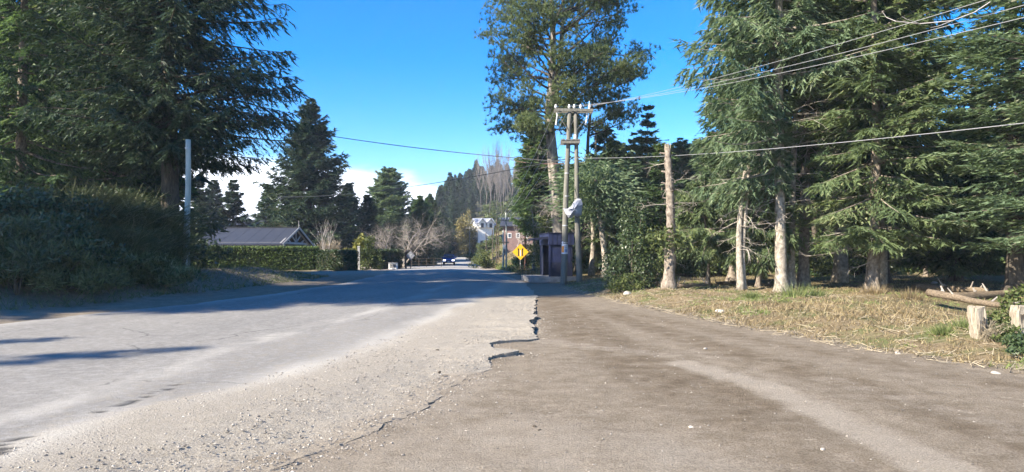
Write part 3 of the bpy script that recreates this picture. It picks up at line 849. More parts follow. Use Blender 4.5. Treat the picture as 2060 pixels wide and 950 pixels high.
Vp = np.stack([px_[:, None] + jx * sz_[:, None] * 1.3, py_[:, None] + jy * sz_[:, None] * 1.3, road_z(px_, py_)[:, None] + jit[..., 2] * sz_[:, None] + sz_[:, None] * 0.3], -1).reshape(-1, 3)
m, n, b, o = nodes('pebbles')
n.links.new(ramp(n, attr(n, 'tint'), [(0, (0.10, 0.09, 0.078)), (0.5, (0.27, 0.24, 0.20)), (1, (0.48, 0.44, 0.37))]), b.inputs['Base Color'])
b.inputs['Roughness'].default_value = 0.9
M['pebble'] = m
kind(obj('gravel', [(Vp, ((np.arange(npb) * 6)[:, None, None] + of[None]).reshape(-1, 3))], m, None, False, np.repeat(np.clip(rng.normal(0.5, 0.2, npb) - 0.16 * (~for_road), 0, 1), 6)), 'stuff')
# bigger single stones and clods of broken asphalt
def rock(rng, r):
    bm = bmesh.new()
    bmesh.ops.create_icosphere(bm, subdivisions=2, radius=1)
    v = np.array([v.co[:] for v in bm.verts]); f = np.array([[q_.index for q_ in fc_.verts] for fc_ in bm.faces])
    bm.free()
    dirs = sphere_pts(rng, 9)
    k = np.min(np.where(v @ dirs.T > 0.1, (0.55 + 0.4 * rng.random(9))[None] / np.maximum(v @ dirs.T, 0.1), 9), 1)
    v = v * np.minimum(k, 1.0)[:, None] * np.array([1.3, 0.95, 0.6]) * r
    return v, f
stones = [
    (1448, 618, 0.13, 'pale rounded stone on the verge grass left of the spruce trunks'), (1262, 590, 0.17, 'pale boulder in grass right of the glossy evergreen shrub'),
    (1806, 712, 0.05, 'small white stone on the sandy edge of the verge'), (2003, 752, 0.045, 'small stone at the far right verge edge'),
    (1418, 702, 0.035, 'lone pale stone lying on the brown earth track'), (880, 705, 0.03, 'dark clod on the cream gravel pavement'),
    (1390, 860, 0.022, 'small pale stone low on the earth track'), (884, 750, 0.03, 'dark clod of asphalt in the gravel'),
    (1075, 858, 0.022, 'dark crumb of asphalt on the grey dirt in front'), (1085, 866, 0.018, 'second dark crumb of asphalt on the dirt in front'),
    (1880, 575, 0.16, 'flat stone on the wood floor beyond the grass mound'), (1655, 905, 0.02, 'pale chip of stone beside the cream dust streak')]
for px, py, r, lb in stones:
    d = EYE * F / (py - HY)
    for _ in range(3):
        x = (px - CX) * d / F
        d = (EYE - float(road_z(np.array(x), np.array(d)))) * F / (py - HY)
    x = (px - CX) * d / F
    v, f = rock(rng, r)
    so = obj('stone', [(v, f)], M['bark_dark'] if 'dark' in lb else M['stone'])
    so.location = (x, d, float(road_z(np.array(x), np.array(d))) + r * 0.2)
    so.rotation_euler = (0, 0, rng.random() * 6)
    tag(so, lb, 'stone', 'loose stones on the ground')

# grass on the right bank and among the trees
def blades(name, n_, px, py, h, wd, mat, seed, tint, lean=0.7):
    rng = np.random.default_rng(seed)
    C = np.stack([px, py, gh(px, py) - 0.01], 1)
    D = unit(np.stack([rng.normal(0, lean, n_), rng.normal(0, lean, n_), np.ones(n_)], 1))
    W = unit(np.cross(D, rng.normal(size=(n_, 3))))
    hh = h * (0.4 + 0.9 * rng.random(n_))
    wd = np.broadcast_to(np.asarray(wd, float), (n_,))[:, None]
    tip = C + D * hh[:, None] + np.array([0, 0, -1.0]) * (hh * 0.25 * rng.random(n_))[:, None]
    V = np.stack([C - W * wd / 2, C + W * wd / 2, tip], 1).reshape(-1, 3)
    return kind(obj(name, [(V, np.arange(3 * n_).reshape(-1, 3))], M[mat], None, False, np.repeat(np.clip(tint, 0, 1), 3)), 'stuff')
rng = np.random.default_rng(12)
ng = 95000
y_ = 6.5 + rng.random(ng) ** 1.35 * 42
x_ = xdr(y_) + 0.35 + np.abs(rng.random(ng)) ** 1.25 * (9 + 0.35 * y_)
den = fbm(x_ * 0.55, y_ * 0.55, 81) * 0.6 + fbm(x_ * 2.5, y_ * 2.5, 82) * 0.4
mound = np.exp(-(((x_ - 8.0) / 2.6) ** 2 + ((y_ - 15.5) / 3.0) ** 2))
sR = x_ - xdr(y_)
keep = (den + 0.5 * mound + 0.15 * sm(0.5, 2.5, sR) > 0.505) & ~((x_ > 9.2) & (y_ < 15) & (sR > 5.5))
x_, y_, den, mound = x_[keep], y_[keep], den[keep], mound[keep]
grn = fbm(x_ * 0.7, y_ * 0.7, 85)
ti = np.where(grn > 0.60, 0.74 + 0.26 * rng.random(len(x_)), 0.66 * rng.random(len(x_)) ** 0.8)
blades('dry_grass', len(x_), x_, y_, 0.075 + 0.15 * mound + 0.06 * (den > 0.58), 0.014 + 0.0005 * y_, 'grass', 13, ti)
# fallen twigs and needles on the bank
nd = 4200
y_ = 7.0 + rng.random(nd) ** 1.3 * 24
x_ = xdr(y_) + 0.1 + rng.random(nd) ** 1.6 * 7
a_ = rng.random(nd) * 6.28; l_ = 0.06 + 0.34 * rng.random(nd) ** 3
c0 = np.stack([x_, y_, gh(x_, y_) + 0.02], 1)
x2, y2 = x_ + np.cos(a_) * l_, y_ + np.sin(a_) * l_
c1 = np.stack([x2, y2, gh(x2, y2) + 0.02 + 0.08 * rng.random(nd) ** 2], 1)
kind(obj('fallen_twigs', [tubes(c0, c1, 0.006, 0.003, 3)], M['dry'], None, False, np.repeat(rng.random(nd), 6)), 'stuff')
# weeds along the far right verge and the bank beyond it
nw = 26000
y_ = 40 + rng.random(nw) ** 1.2 * 95
x_ = xdr(y_) + 0.6 + rng.random(nw) ** 1.4 * 20
blades('verge_grass', nw, x_, y_, 0.42 + 0.3 * fbm(x_ * .6, y_ * .6, 87), 0.05, 'grass', 14, np.where(fbm(x_ * .3, y_ * .3, 88) > 0.52, 0.72 + 0.28 * rng.random(nw), 0.7 * rng.random(nw)))
nw = 9000
y_ = 8 + rng.random(nw) * 34
x_ = xl(y_) - 2.6 - rng.random(nw) ** 1.5 * 7
blades('roadside_grass', nw, x_, y_, 0.28, 0.025, 'green_grass', 15, 0.6 * rng.random(nw))

# ================================================================== trees
def gp(px, d, dz=0.0):
    v = at(px, d); v.z += dz
    return v

# --- left of the road
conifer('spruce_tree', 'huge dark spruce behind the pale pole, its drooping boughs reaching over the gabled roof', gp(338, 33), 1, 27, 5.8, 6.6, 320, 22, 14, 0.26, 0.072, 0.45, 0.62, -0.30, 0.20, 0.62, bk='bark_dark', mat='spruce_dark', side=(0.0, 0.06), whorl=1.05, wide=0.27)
conifer('spruce_tree', 'tall spruce with sunlit trunk showing through a gap left of the pale pole', gp(215, 40.5), 2, 22, 4.4, 5.8, 230, 16, 10, 0.34, 0.102, 0.34, 0.6, -0.40, 0.25, 0.7, gap=0.12, mat='spruce', bk='bark')
conifer('spruce_tree', 'dark trunked spruce just left of the sunlit gap high on the left', gp(150, 43), 3, 28, 4.5, 5.4, 210, 15, 8, 0.353, 0.109, 0.34, 0.6, -0.40, 0.25, 0.7, gap=0.1, bk='bark_dark')
conifer('spruce_tree', 'spruce rising behind the broom bushes near the left picture edge', gp(45, 34), 4, 25, 3.2, 4.6, 230, 16, 10, 0.299, 0.096, 0.3, 0.6, -0.38, 0.25, 0.6, mat='spruce', bk='bark', gap=0.1)
conifer('spruce_tree', 'spruce cut by the left picture edge behind the shaded bushes', gp(-60, 40), 5, 24, 2.4, 4.3, 210, 15, 10, 0.272, 0.0832, 0.28, 0.6, -0.38, 0.25, 0.6, bk='bark_dark')
off = conifer('spruce_tree', 'tall spruce out beyond the left picture edge, crown set high to shade the road', (-30.5, 10.8, ghs(-30.5, 10.8)), 6, 30, 14.5, 5.2, 170, 11, 6, 0.55, 0.18, 0.3, 0.40, -0.38, 0.25, 0.6, bk='bark_dark', group='spruces beyond the left picture edge')  # unseen tree shaped for its shadow: crown raised to clear the bushes
for k, (x, y, s) in enumerate([(-36.5, 6.5, 1.1), (-42, 9.0, 1.15)]):
    dup(off, (x, y, ghs(x, y)), 1.3 * k + 0.7, s)
thin_ = conifer('spruce_tree', 'slender spruce behind the camera side of the left verge', (-27.5, -2.2, ghs(-27.5, -2.2)), 7, 17.6, 9.0, 0.75, 26, 5, 5, 0.40, 0.10, 0.2, 0.9, -0.1, 0.2, 0.4, bk='bark_dark', group='slender spruces beyond the left picture edge')
dup(thin_, (-26.3, 1.4, ghs(-26.3, 1.4)), 4.0, 0.80)
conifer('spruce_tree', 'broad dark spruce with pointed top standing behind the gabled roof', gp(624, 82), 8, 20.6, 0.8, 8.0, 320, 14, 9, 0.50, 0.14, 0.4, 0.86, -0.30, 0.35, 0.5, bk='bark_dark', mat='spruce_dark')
conifer('cypress_tree', 'bushy grey green evergreen right of the pointed dark spruce', gp(780, 104), 9, 14.6, 0.8, 5.2, 300, 11, 9, 0.55, 0.18, 0.3, 0.62, 0.15, 0.15, 0.2, mat='spruce_blue', bk='bark_dark', flat=1.2)

conifer('spruce_tree', 'dark spruce at the left edge of the far road beside the oncoming car', gp(846, 92), 12, 9.6, 0.4, 3.0, 200, 10, 8, 0.42, 0.14, 0.18, 0.8, -0.25, 0.3, 0.5, bk='bark_dark')
conifer('spruce_tree', 'dark spruce farther along the left edge of the far road', gp(866, 112), 13, 11, 0.4, 3.4, 200, 10, 8, 0.48, 0.16, 0.18, 0.8, -0.25, 0.3, 0.5, bk='bark_dark')
mids = []
for k in range(3):
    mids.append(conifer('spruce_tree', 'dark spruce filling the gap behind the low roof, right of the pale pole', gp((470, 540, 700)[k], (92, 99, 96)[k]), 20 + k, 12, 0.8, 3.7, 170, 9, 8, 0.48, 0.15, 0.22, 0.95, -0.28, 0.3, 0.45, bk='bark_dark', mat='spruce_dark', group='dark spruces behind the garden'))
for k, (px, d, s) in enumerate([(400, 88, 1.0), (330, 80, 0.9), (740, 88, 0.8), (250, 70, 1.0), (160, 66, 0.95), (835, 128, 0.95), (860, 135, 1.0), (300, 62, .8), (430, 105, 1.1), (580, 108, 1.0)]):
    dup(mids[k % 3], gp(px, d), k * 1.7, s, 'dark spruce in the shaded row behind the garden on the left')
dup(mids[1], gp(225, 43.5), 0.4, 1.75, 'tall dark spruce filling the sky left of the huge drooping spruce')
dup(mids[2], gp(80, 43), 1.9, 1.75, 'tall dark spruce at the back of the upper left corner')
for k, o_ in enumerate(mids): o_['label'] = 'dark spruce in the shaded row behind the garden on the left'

# --- forest of the far hillside: every tree is its own object
rng = np.random.default_rng(33)
hill = []
for k in range(4):
    hill.append(conifer('spruce_tree', 'distant dark conifer in the forest covering the far hill', (0, 0, 0), 40 + k, 16, 0.5, (3.9, 3.3, 4.3, 3.6)[k], 120, 6, 5, 1.0, 0.40, 0.2, 1.1, -0.2, 0.3, 0.35, bk='bark_dark', group='conifers on the far hillside', mat='spruce_dark'))
spots = [(905, 346, 195), (925, 354, 205), (886, 372, 180), (866, 388, 178), (847, 398, 182), (958, 322, 240), (944, 338, 240), (976, 343, 236), (1001, 320, 250), (1020, 330, 245), (1042, 318, 250), (915, 400, 165), (890, 412, 158), (1036, 345, 225), (935, 372, 215),
         (900, 440, 140), (875, 440, 138), (855, 430, 150), (950, 385, 200), (970, 372, 210), (1062, 322, 240), (912, 370, 190), (930, 400, 182), (878, 400, 170), (840, 420, 160), (826, 430, 165), (948, 408, 180), (862, 455, 132), (884, 462, 128), (902, 465, 134), (1050, 365, 190), (1075, 360, 200), (1030, 385, 190), (815, 440, 150),
         (1100, 335, 230), (1125, 340, 210), (1150, 335, 220), (1180, 345, 190), (1205, 338, 200), (1230, 350, 170), (960, 352, 225), (990, 348, 230), (1012, 352, 228), (925, 430, 152), (800, 420, 175), (770, 430, 180)]
first = [True] * 4
for k, (px, py, d) in enumerate(spots):
    b_ = gp(px, d)
    h_ = max(up(py, d) - b_.z, 6.0)
    j = k % 4
    if first[j]:
        hill[j].location = b_; hill[j].scale = (h_ / 16,) * 3; first[j] = False
    else:
        dup(hill[j], b_, rng.random() * 6.28, h_ / 16)
for k in range(110):
    d = 150 + rng.random() * 170
    px = 640 + rng.random() * 700
    b_ = gp(px, d)
    if xl(d) - 4 < b_.x < xr(d) + 4: continue
    if px < 860 and d < 200: continue
    if 930 < px < 1090 and d < 195: continue
    h_ = 11 + 7 * rng.random()
    lim = np.interp(px, [640, 800, 850, 905, 960, 1010, 1340], [420, 420, 400, 350, 328, 325, 325])
    h_ = min(h_, up(lim + 6, d) - b_.z)
    if h_ < 5: continue
    dup(hill[k % 4], b_, rng.random() * 6.28, h_ / 16)

# --- right of the road
conifer('spruce_tree', 'tall spruce with bare banded trunk on the grass bank, the left of the trunk cluster', gp(1572, 23.5), 60, 24, 3.8, 3.2, 260, 16, 14, 0.22, 0.058, 0.20, 0.45, -0.40, 0.25, 0.75, bk='bark_pale', dead=40, dead_z=(2.2, 7.2), mat='spruce_blue', side=(3.4, 0.02), bare_z=7.4, bare_side=-0.35)
conifer('spruce_tree', 'slim pale leaning trunk with a small crown in the middle of the trunk cluster', gp(1597, 25), 61, 15, 7.2, 2.0, 90, 10, 10, 0.245, 0.0704, 0.135, 0.7, -0.35, 0.2, 0.7, bk='bark_pale', dead=16, dead_z=(1.8, 7.5), mat='spruce_blue', lean=(0.012, 0))
conifer('spruce_tree', 'thick trunked tall spruce at the right of the trunk cluster', gp(1622, 25.6), 62, 24, 4.4, 3.7, 230, 16, 14, 0.23, 0.060, 0.19, 0.45, -0.40, 0.25, 0.7, bk='bark', dead=54, dead_z=(1.8, 7.4), mat='spruce', bare_z=7.6, bare_side=-1.2)
conifer('spruce_tree', 'spruce with layered pale green low boughs on the grass mound', gp(1757, 22.6), 63, 15, 1.9, 2.9, 190, 15, 12, 0.217, 0.0608, 0.20, 0.42, -0.20, 0.02, 0.45, bk='bark', mat='spruce_pale', dead=10, dead_z=(1.0, 2.6), flat=0.5)
conifer('spruce_tree', 'dark tall spruce behind the low boughed spruce on the mound', gp(1772, 29.5), 64, 25, 4.0, 3.0, 280, 14, 10, 0.285, 0.0832, 0.26, 0.42, -0.38, 0.25, 0.7, bk='bark_dark', mat='spruce')
conifer('spruce_tree', 'blue green spruce filling the right side above the wooden posts', gp(2035, 20.5), 65, 21, 1.7, 3.0, 270, 16, 14, 0.17, 0.056, 0.24, 0.42, -0.16, 0.14, 0.12, bk='bark_dark', mat='spruce_blue')
conifer('spruce_tree', 'blue green spruce cut by the right picture edge', gp(2165, 18.0), 66, 19, 1.8, 3.2, 220, 15, 12, 0.17, 0.056, 0.24, 0.45, -0.16, 0.14, 0.12, bk='bark_dark', mat='spruce_blue')
conifer('spruce_tree', 'spruce in the shade between the mound and the right posts, behind', gp(1925, 31), 67, 7.4, 1.0, 2.9, 210, 13, 10, 0.285, 0.0896, 0.2, 0.6, -0.25, 0.15, 0.5, bk='bark_dark', mat='spruce')
conifer('spruce_tree', 'twin of the trunk cluster, a shorter spruce at the left edge of its crown', gp(1478, 30), 68, 9.4, 1.9, 2.3, 190, 12, 10, 0.245, 0.0704, 0.15, 0.55, -0.30, 0.2, 0.6, bk='bark', mat='spruce_blue', dead=12, dead_z=(0.8, 2.5))
conifer('spruce_tree', 'young yellow green spruce with weeping sprays left of the trunk cluster', gp(1527, 24.6), 69, 4.4, 1.3, 1.45, 90, 10, 12, 0.163, 0.0448, 0.07, 0.5, -0.10, -0.25, 1.0, bk='bark', mat='spruce_pale')
conifer('spruce_tree', 'young spruce with bright sprays right behind the broken trunk', gp(1420, 27), 70, 4.2, 1.4, 1.7, 90, 10, 10, 0.177, 0.0512, 0.07, 0.5, -0.12, -0.15, 0.8, bk='bark', mat='spruce_pale')
conifer('fir_tree', 'thin topped young conifer, tallest spire left of the broken trunk', gp(1304, 42), 71, 10.9, 1.2, 1.9, 120, 10, 8, 0.231, 0.0768, 0.10, 1.0, 0.05, 0.25, 0.3, bk='bark', mat='spruce_blue')
conifer('fir_tree', 'thin topped young conifer between the pole pair and the tallest spire', gp(1272, 45), 72, 9.4, 1.0, 1.9, 110, 10, 8, 0.245, 0.0768, 0.10, 1.0, 0.05, 0.25, 0.3, bk='bark', mat='spruce')
conifer('fir_tree', 'narrow young conifer just behind the glossy shrub', gp(1330, 38), 73, 7.6, 0.9, 1.9, 120, 10, 8, 0.231, 0.0768, 0.09, 0.8, 0.0, 0.2, 0.3, bk='bark', mat='spruce')
conifer('spruce_tree', 'compact dark spruce behind the pine, left of its trunk', gp(1080, 52), 74, 11.1, 3.4, 2.1, 240, 11, 10, 0.306, 0.102, 0.16, 0.42, -0.2, 0.2, 0.5, bk='bark_dark', mat='spruce')

bgs = []
for k in range(4):
    bgs.append(conifer('spruce_tree', 'spruce in the dense wood behind the right verge', (0, 0, 0), 80 + k, 11, (1.2, 2.0, 1.0, 2.6)[k], (2.7, 2.5, 3.0, 2.4)[k], 130, 10, 9, 0.34, 0.12, 0.17, 0.62, -0.28, 0.2, 0.5, bk='bark', group='spruces in the wood on the right',
                       mat=('spruce_pale', 'spruce_blue', 'spruce', 'spruce_pale')[k], dead=10, dead_z=(0.8, 2.4)))
rng = np.random.default_rng(91)
used = [False] * 4
bgp = [(1215, 47, 0.92), (1245, 55, 0.95), (1262, 62, 0.95), (1290, 57, 0.95), (1345, 50, 0.85), (1372, 44, 0.80), (1395, 54, 0.95), (1418, 47, 0.82), (1440, 58, 1.05), (1465, 50, 0.95), (1540, 46, 1.10), (1575, 60, 1.30), (1645, 44, 1.10), (1680, 56, 1.30), (1750, 60, 1.40), (1785, 50, 1.30), (1850, 55, 0.90), (1880, 47, 0.77), (1950, 44, 0.72), (1985, 52, 1.30), (2055, 50, 1.30), (2095, 40, 1.20), (2130, 46, 1.20), (2180, 38, 1.20), (2240, 34, 1.20), (1400, 72, 1.15), (1480, 75, 1.30), (1560, 74, 1.40), (1640, 76, 1.50), (1720, 74, 1.50), (1800, 78, 1.50), (1880, 76, 1.25), (1960, 72, 1.18), (1320, 70, 1.10), (1240, 74, 1.10), (1190, 66, 1.00), (1155, 60, 0.80), (1170, 75, 1.00), (2050, 70, 1.40), (1860, 36, 0.59), (1235, 40, 0.72), (2290, 26, 1.10), (2400, 22, 1.10)]
for k, (px, d, s) in enumerate(bgp):
    j = k % 4
    b_ = gp(px, d)
    lb_ = where('wood spruce', px, d, [(45, 'nearest row'), (52, 'second row'), (61, 'third row'), (99, 'back row')])
    if not used[j]:
        bgs[j]['label'] = lb_
        bgs[j].location = b_; bgs[j].scale = (s,) * 3; used[j] = True
    else:
        dup(bgs[j], b_, rng.random() * 6.28, s, lb_)

# bare lower trunks that catch the sun under the trees
trunk_spots = [(1689, 565, 8.5, 0.25, 'pale bare trunk like a tapered stump behind the grass mound', 0.0), (1768, 576, 8.0, 0.17, 'grey trunk close behind the low boughed spruce', 0.0), (1530, 558, 7.0, 0.19, 'dark curved trunk left of the trunk cluster', 0.03),
               (1489, 579, 4.2, 0.10, 'left stem of two slim pale trunks beside the weeping spruce', 0.035), (1500, 579, 4.8, 0.075, 'right stem of two slim pale trunks beside the weeping spruce', 0.0),
               (1442, 546, 7.5, 0.17, 'pale trunk deep in the wood right of the broken trunk', -0.01), (1190, 551, 6.0, 0.13, 'slim pale trunk just right of the pole pair', 0.0), (1216, 556, 5.2, 0.14, 'leaning pale trunk right of the pole pair', -0.07),
               (1640, 548, 7.0, 0.15, 'shaded trunk between cluster and mound', 0.01), (1415, 540, 7.0, 0.15, 'thin far trunk behind the bright young spruce', 0.0), (1468, 541, 7.0, 0.13, 'far reddish trunk in the wood left of the two slim trunks', 0.0)]
for k, (px, py, h_, r, lb, ln) in enumerate(trunk_spots):
    d = 1.25 * F / (py - HY)
    b_ = gp(px, d)
    rg = np.random.default_rng(200 + k)
    t = thing('tree', lb, 'tree', b_)
    zz = np.linspace(-0.3, h_, 9)
    pts = np.stack([ln * zz + 0.10 * np.sin(zz * 0.9 + k) * (zz > 0.3), 0.05 * np.cos(zz + k), zz], 1)
    obj('trunk', [path(pts, r * (1.25 - 0.55 * zz / h_) * (1 + 0.4 * np.exp(-np.clip(zz, 0, 9) / 0.3)), 10, True, 0.12, rg)], M['bark_dark' if ('dark' in lb or 'shaded' in lb) else 'bark_pale'], t, True)  # a trunk called shaded gets dark bark, its shade put into the colour
    axf = lambda z, pts=pts, zz=zz: np.stack([np.interp(z, zz, pts[:, 0]), np.interp(z, zz, pts[:, 1]), z], -1)
    P0, P1, R0, R1 = twigs(rg, axf, 1.3, h_, 12, 1.6)
    obj('dead_branches', [tubes(P0, P1, R0, R1, 3)], M['twig'], t)
    if d < 31: continue
    nlv = 4200
    C = axf(h_ * (0.62 + 0.45 * rg.random(nlv))) + rg.normal(0, 1, (nlv, 3)) * np.array([0.9, 0.9, 0.4])
    D = unit(rg.normal(0, 0.6, (nlv, 3)) + (C - axf(C[:, 2])) * 1.2 + np.array([0, 0, -0.35])); Wv = unit(np.cross(D, rg.normal(size=(nlv, 3))))
    obj('crown', [needles(C, D, Wv, 0.34 * (0.5 + rg.random(nlv)), 0.09)], M['spruce_blue' if k % 2 else 'spruce'], t, False, np.repeat(np.clip(rg.normal(.5, .2, nlv), 0, 1), 3))

# tall thin bare stem behind the poles
t = thing('tree', 'tall thin straight grey stem with few twigs right of the pole crossarm', 'tree', gp(1200, 43))
zz = np.linspace(-0.3, up(262, 43) - gp(1200, 43).z, 10)
pts = np.stack([-0.004 * zz, 0.05 * np.sin(zz), zz], 1)
obj('trunk', [path(pts, 0.13 - 0.008 * zz, 8)], M['bark_pale'], t, True)
P0, P1, R0, R1 = twigs(np.random.default_rng(7), lambda z: np.stack([-0.004 * z, 0 * z, z], -1), 3.0, 8.5, 16, 1.8)
obj('dead_branches', [tubes(P0, P1, R0, R1, 3)], M['twig'], t)

# the broken trunk
t = thing('broken_trunk', 'tall broken dead trunk with splintered top standing alone on the verge', 'dead tree', gp(1346, 24.2))
rg = np.random.default_rng(17)
h_ = up(296, 24.2) - gp(1346, 24.2).z
zz = np.concatenate([np.linspace(-0.3, h_ - 0.05, 34)])
kn = 1 + 0.16 * (np.sin(zz * 7.3) > 0.72) + 0.05 * np.sin(zz * 17)
rr = (0.20 - 0.017 * zz) * kn * (1 + 0.55 * np.exp(-np.clip(zz, 0, 9) / 0.35))
pts = np.stack([0.06 * np.sin(zz * 0.8), 0.04 * np.cos(zz), zz], 1)
obj('trunk', [path(pts, rr, 12, True, 0.16, rg)], M['bark'], t, True)
sp0, sp1 = [], []
for k in range(9):
    a_ = k * 0.7; r_ = 0.085 * (0.4 + 0.6 * rg.random())
    p_ = np.array([pts[-1][0] + math.cos(a_) * r_, pts[-1][1] + math.sin(a_) * r_, h_ - 0.12])
    sp0.append(p_); sp1.append(p_ + np.array([rg.normal(0, .03), rg.normal(0, .03), 0.12 + 0.22 * rg.random()]))
obj('splintered_top', [tubes(sp0, sp1, 0.038, 0.012, 5)], M['old_wood'], t)
st0, st1 = [], []
for k in range(22):
    z_ = 0.9 + 4.1 * rg.random(); a_ = rg.random() * 6.28
    p_ = np.array([0.06 * math.sin(z_ * .8), 0, z_]); l_ = 0.16 + 0.16 * rg.random()
    st0.append(p_); st1.append(p_ + np.array([math.cos(a_) * l_, math.sin(a_) * l_, 0.05]))
obj('branch_stubs', [tubes(st0, st1, 0.04, 0.026, 6)], M['bark'], t)
P0, P1, R0, R1 = twigs(rg, lambda z: np.stack([0 * z, 0 * z, z], -1), 0.6, 4.6, 22, 1.3)
obj('dead_branches', [tubes(P0, P1, R0, R1, 3)], M['twig'], t)
nlv = 900
C = rg.normal(0, 1, (nlv, 3)) * np.array([0.42, 0.4, 0.25]) + np.array([-0.12, 0, 1.75])
obj('shoots', [leaves(rg, C, 0.17, 0.4)], M['bush'], t, False, np.repeat(np.clip(rg.normal(.5, .2, nlv), 0, 1), 4))

# the big pine
def pine(loc):
    rg = np.random.default_rng(101)
    t = thing('pine_tree', 'tall open crowned pine with forked trunk behind the pole pair', 'tree', loc)
    H = 23.0
    zz = np.linspace(-0.4, 10.5, 14)
    x0 = 0.05 - 0.085 * np.clip(zz, 0, 9)
    main = np.stack([x0, 0.05 * np.sin(zz), zz], 1)
    obj('trunk', [path(main, (0.44 - 0.018 * zz) * (1 + 0.4 * np.exp(-np.clip(zz, 0, 9) / 0.5)), 14, True, 0.12, rg)], M['bark_pine'], t, True)
    top = main[-1]
    z2 = np.linspace(9.8, H, 12)
    stemA = np.stack([top[0] + 0.02 * (z2 - 9.8) + 0.15 * np.sin(z2 * .6), 0 * z2, z2], 1)
    stemB = np.stack([top[0] + 0.05 + 0.8 * np.sin(np.clip((z2 - 9.8) / 8, 0, 1) * 1.5), 0.4 * (z2 - 9.8) / 6, z2 - 1.2], 1)
    obj('trunk_fork', [path(stemA, 0.24 * (1 - (z2 - 9.8) / (H - 9) * 0.9), 9)], M['bark_pine'], t, True)
    obj('trunk_fork', [path(stemB, 0.21 * (1 - (z2 - 9.8) / (H - 9) * 0.9), 9)], M['bark_pine'], t, True)
    # second dark stem on the right
    z3 = np.linspace(-0.3, 13.5, 12)
    stemC = np.stack([0.95 + 0.11 * z3 + 0.2 * np.sin(z3 * .5), 1.2 + 0 * z3, z3], 1)
    obj('side_trunk', [path(stemC, 0.20 * (1 - z3 / 16), 8, True, .1, rg)], M['bark_dark'], t, True)
    segs = ([], [], [], [])
    pads = []
    def limb(p, a_, L, rise):
        d = np.array([math.cos(a_), math.sin(a_), rise])
        r = 0.02 + 0.014 * L; k = 6
        for j in range(k):
            d = d + rg.normal(0, 0.10, 3) + np.array([0, 0, 0.09])
            q = p + d / np.linalg.norm(d) * L / k
            for l_, v in zip(segs, (p, q, r * (1 - j / k * .8), r * (1 - (j + 1) / k * .8))): l_.append(v)
            if j >= 2:
                for _ in range(2):
                    e = d + rg.normal(0, 0.6, 3); e /= np.linalg.norm(e)
                    q2 = q + e * L * (0.16 + 0.16 * rg.random())
                    for l_, v in zip(segs, (q, q2, r * 0.35, r * 0.15)): l_.append(v)
                    pads.append(q2)
            p = q
        pads.append(p)
    for i in range(108):
        z = 8.2 + 14.0 * rg.random() ** 1.05
        a_ = i * 2.399 + rg.normal(0, .4)
        prof_ = np.interp(z, [6.5, 8.5, 11, 13.5, 17, 20, 23], [1.8, 2.7, 4.2, 4.9, 4.6, 3.4, 1.2])
        L = prof_ * (0.62 + 0.45 * rg.random())
        if math.cos(a_) > 0.3 and z < 9: L *= 0.7
        s_ = stemA if rg.random() < 0.55 else stemB
        if z < 9.8: p = np.array([np.interp(z, main[:, 2], main[:, 0]), 0, z])
        else: p = np.array([np.interp(z, s_[:, 2], s_[:, 0]), np.interp(z, s_[:, 2], s_[:, 1]), z])
        limb(p, a_, L, np.interp(z, [7, 14, 22], [-0.05, 0.25, 0.7]))
    for i in range(16):
        z = 8.5 + 5 * rg.random()
        limb(np.array([np.interp(z, z3, stemC[:, 0]), 1.2, z]), rg.normal(-0.1, 0.9), 1.4 + 2.0 * rg.random(), 0.1)
    obj('limbs', [tubes(np.array(segs[0]), np.array(segs[1]), np.array(segs[2]), np.array(segs[3]), 5)], M['bark_dark'], t)
    P0, P1, R0, R1 = twigs(rg, lambda z: np.stack([0.05 - 0.085 * z, 0 * z, z], -1), 2.2, 8.0, 34, 1.9)
    obj('dead_branches', [tubes(P0, P1, R0, R1, 3)], M['twig'], t)
    pads = np.array(pads)
    npd = len(pads); per = 14
    tc_ = (pads[:, None] + rg.normal(0, 1, (npd, per, 3)) * np.array([0.30, 0.30, 0.15])).reshape(-1, 3)
    pt = np.repeat(rg.normal(0, 0.10, npd), per)
    nn = 11
    C = np.repeat(tc_, nn, 0)
    D = unit(rg.normal(size=(len(C), 3)) + np.array([0, 0, 0.75]))
    W = unit(np.cross(D, rg.normal(size=(len(C), 3))))
    Lk = 0.27 * (0.7 + 0.6 * rg.random(len(C)))
    tn = np.clip(0.5 + np.repeat(pt, nn) + rg.normal(0, 0.2, len(C)), 0, 1)
    obj('crown', [needles(C - D * 0.05, D, W, Lk, 0.042)], M['pine'], t, False, np.repeat(tn, 3))
    # tangle of shoots round the trunk
    tw = bare_segments(rg, (-0.25, -0.4, 3.2), (-0.4, -0.3, 0.9), 1.2, 0.02, 3, 3, 0.9, 0.02)
    obj('trunk_shoots', [tubes(*tw, 3)], M['twig'], t)
    return t
pine(gp(1130, 39.5))

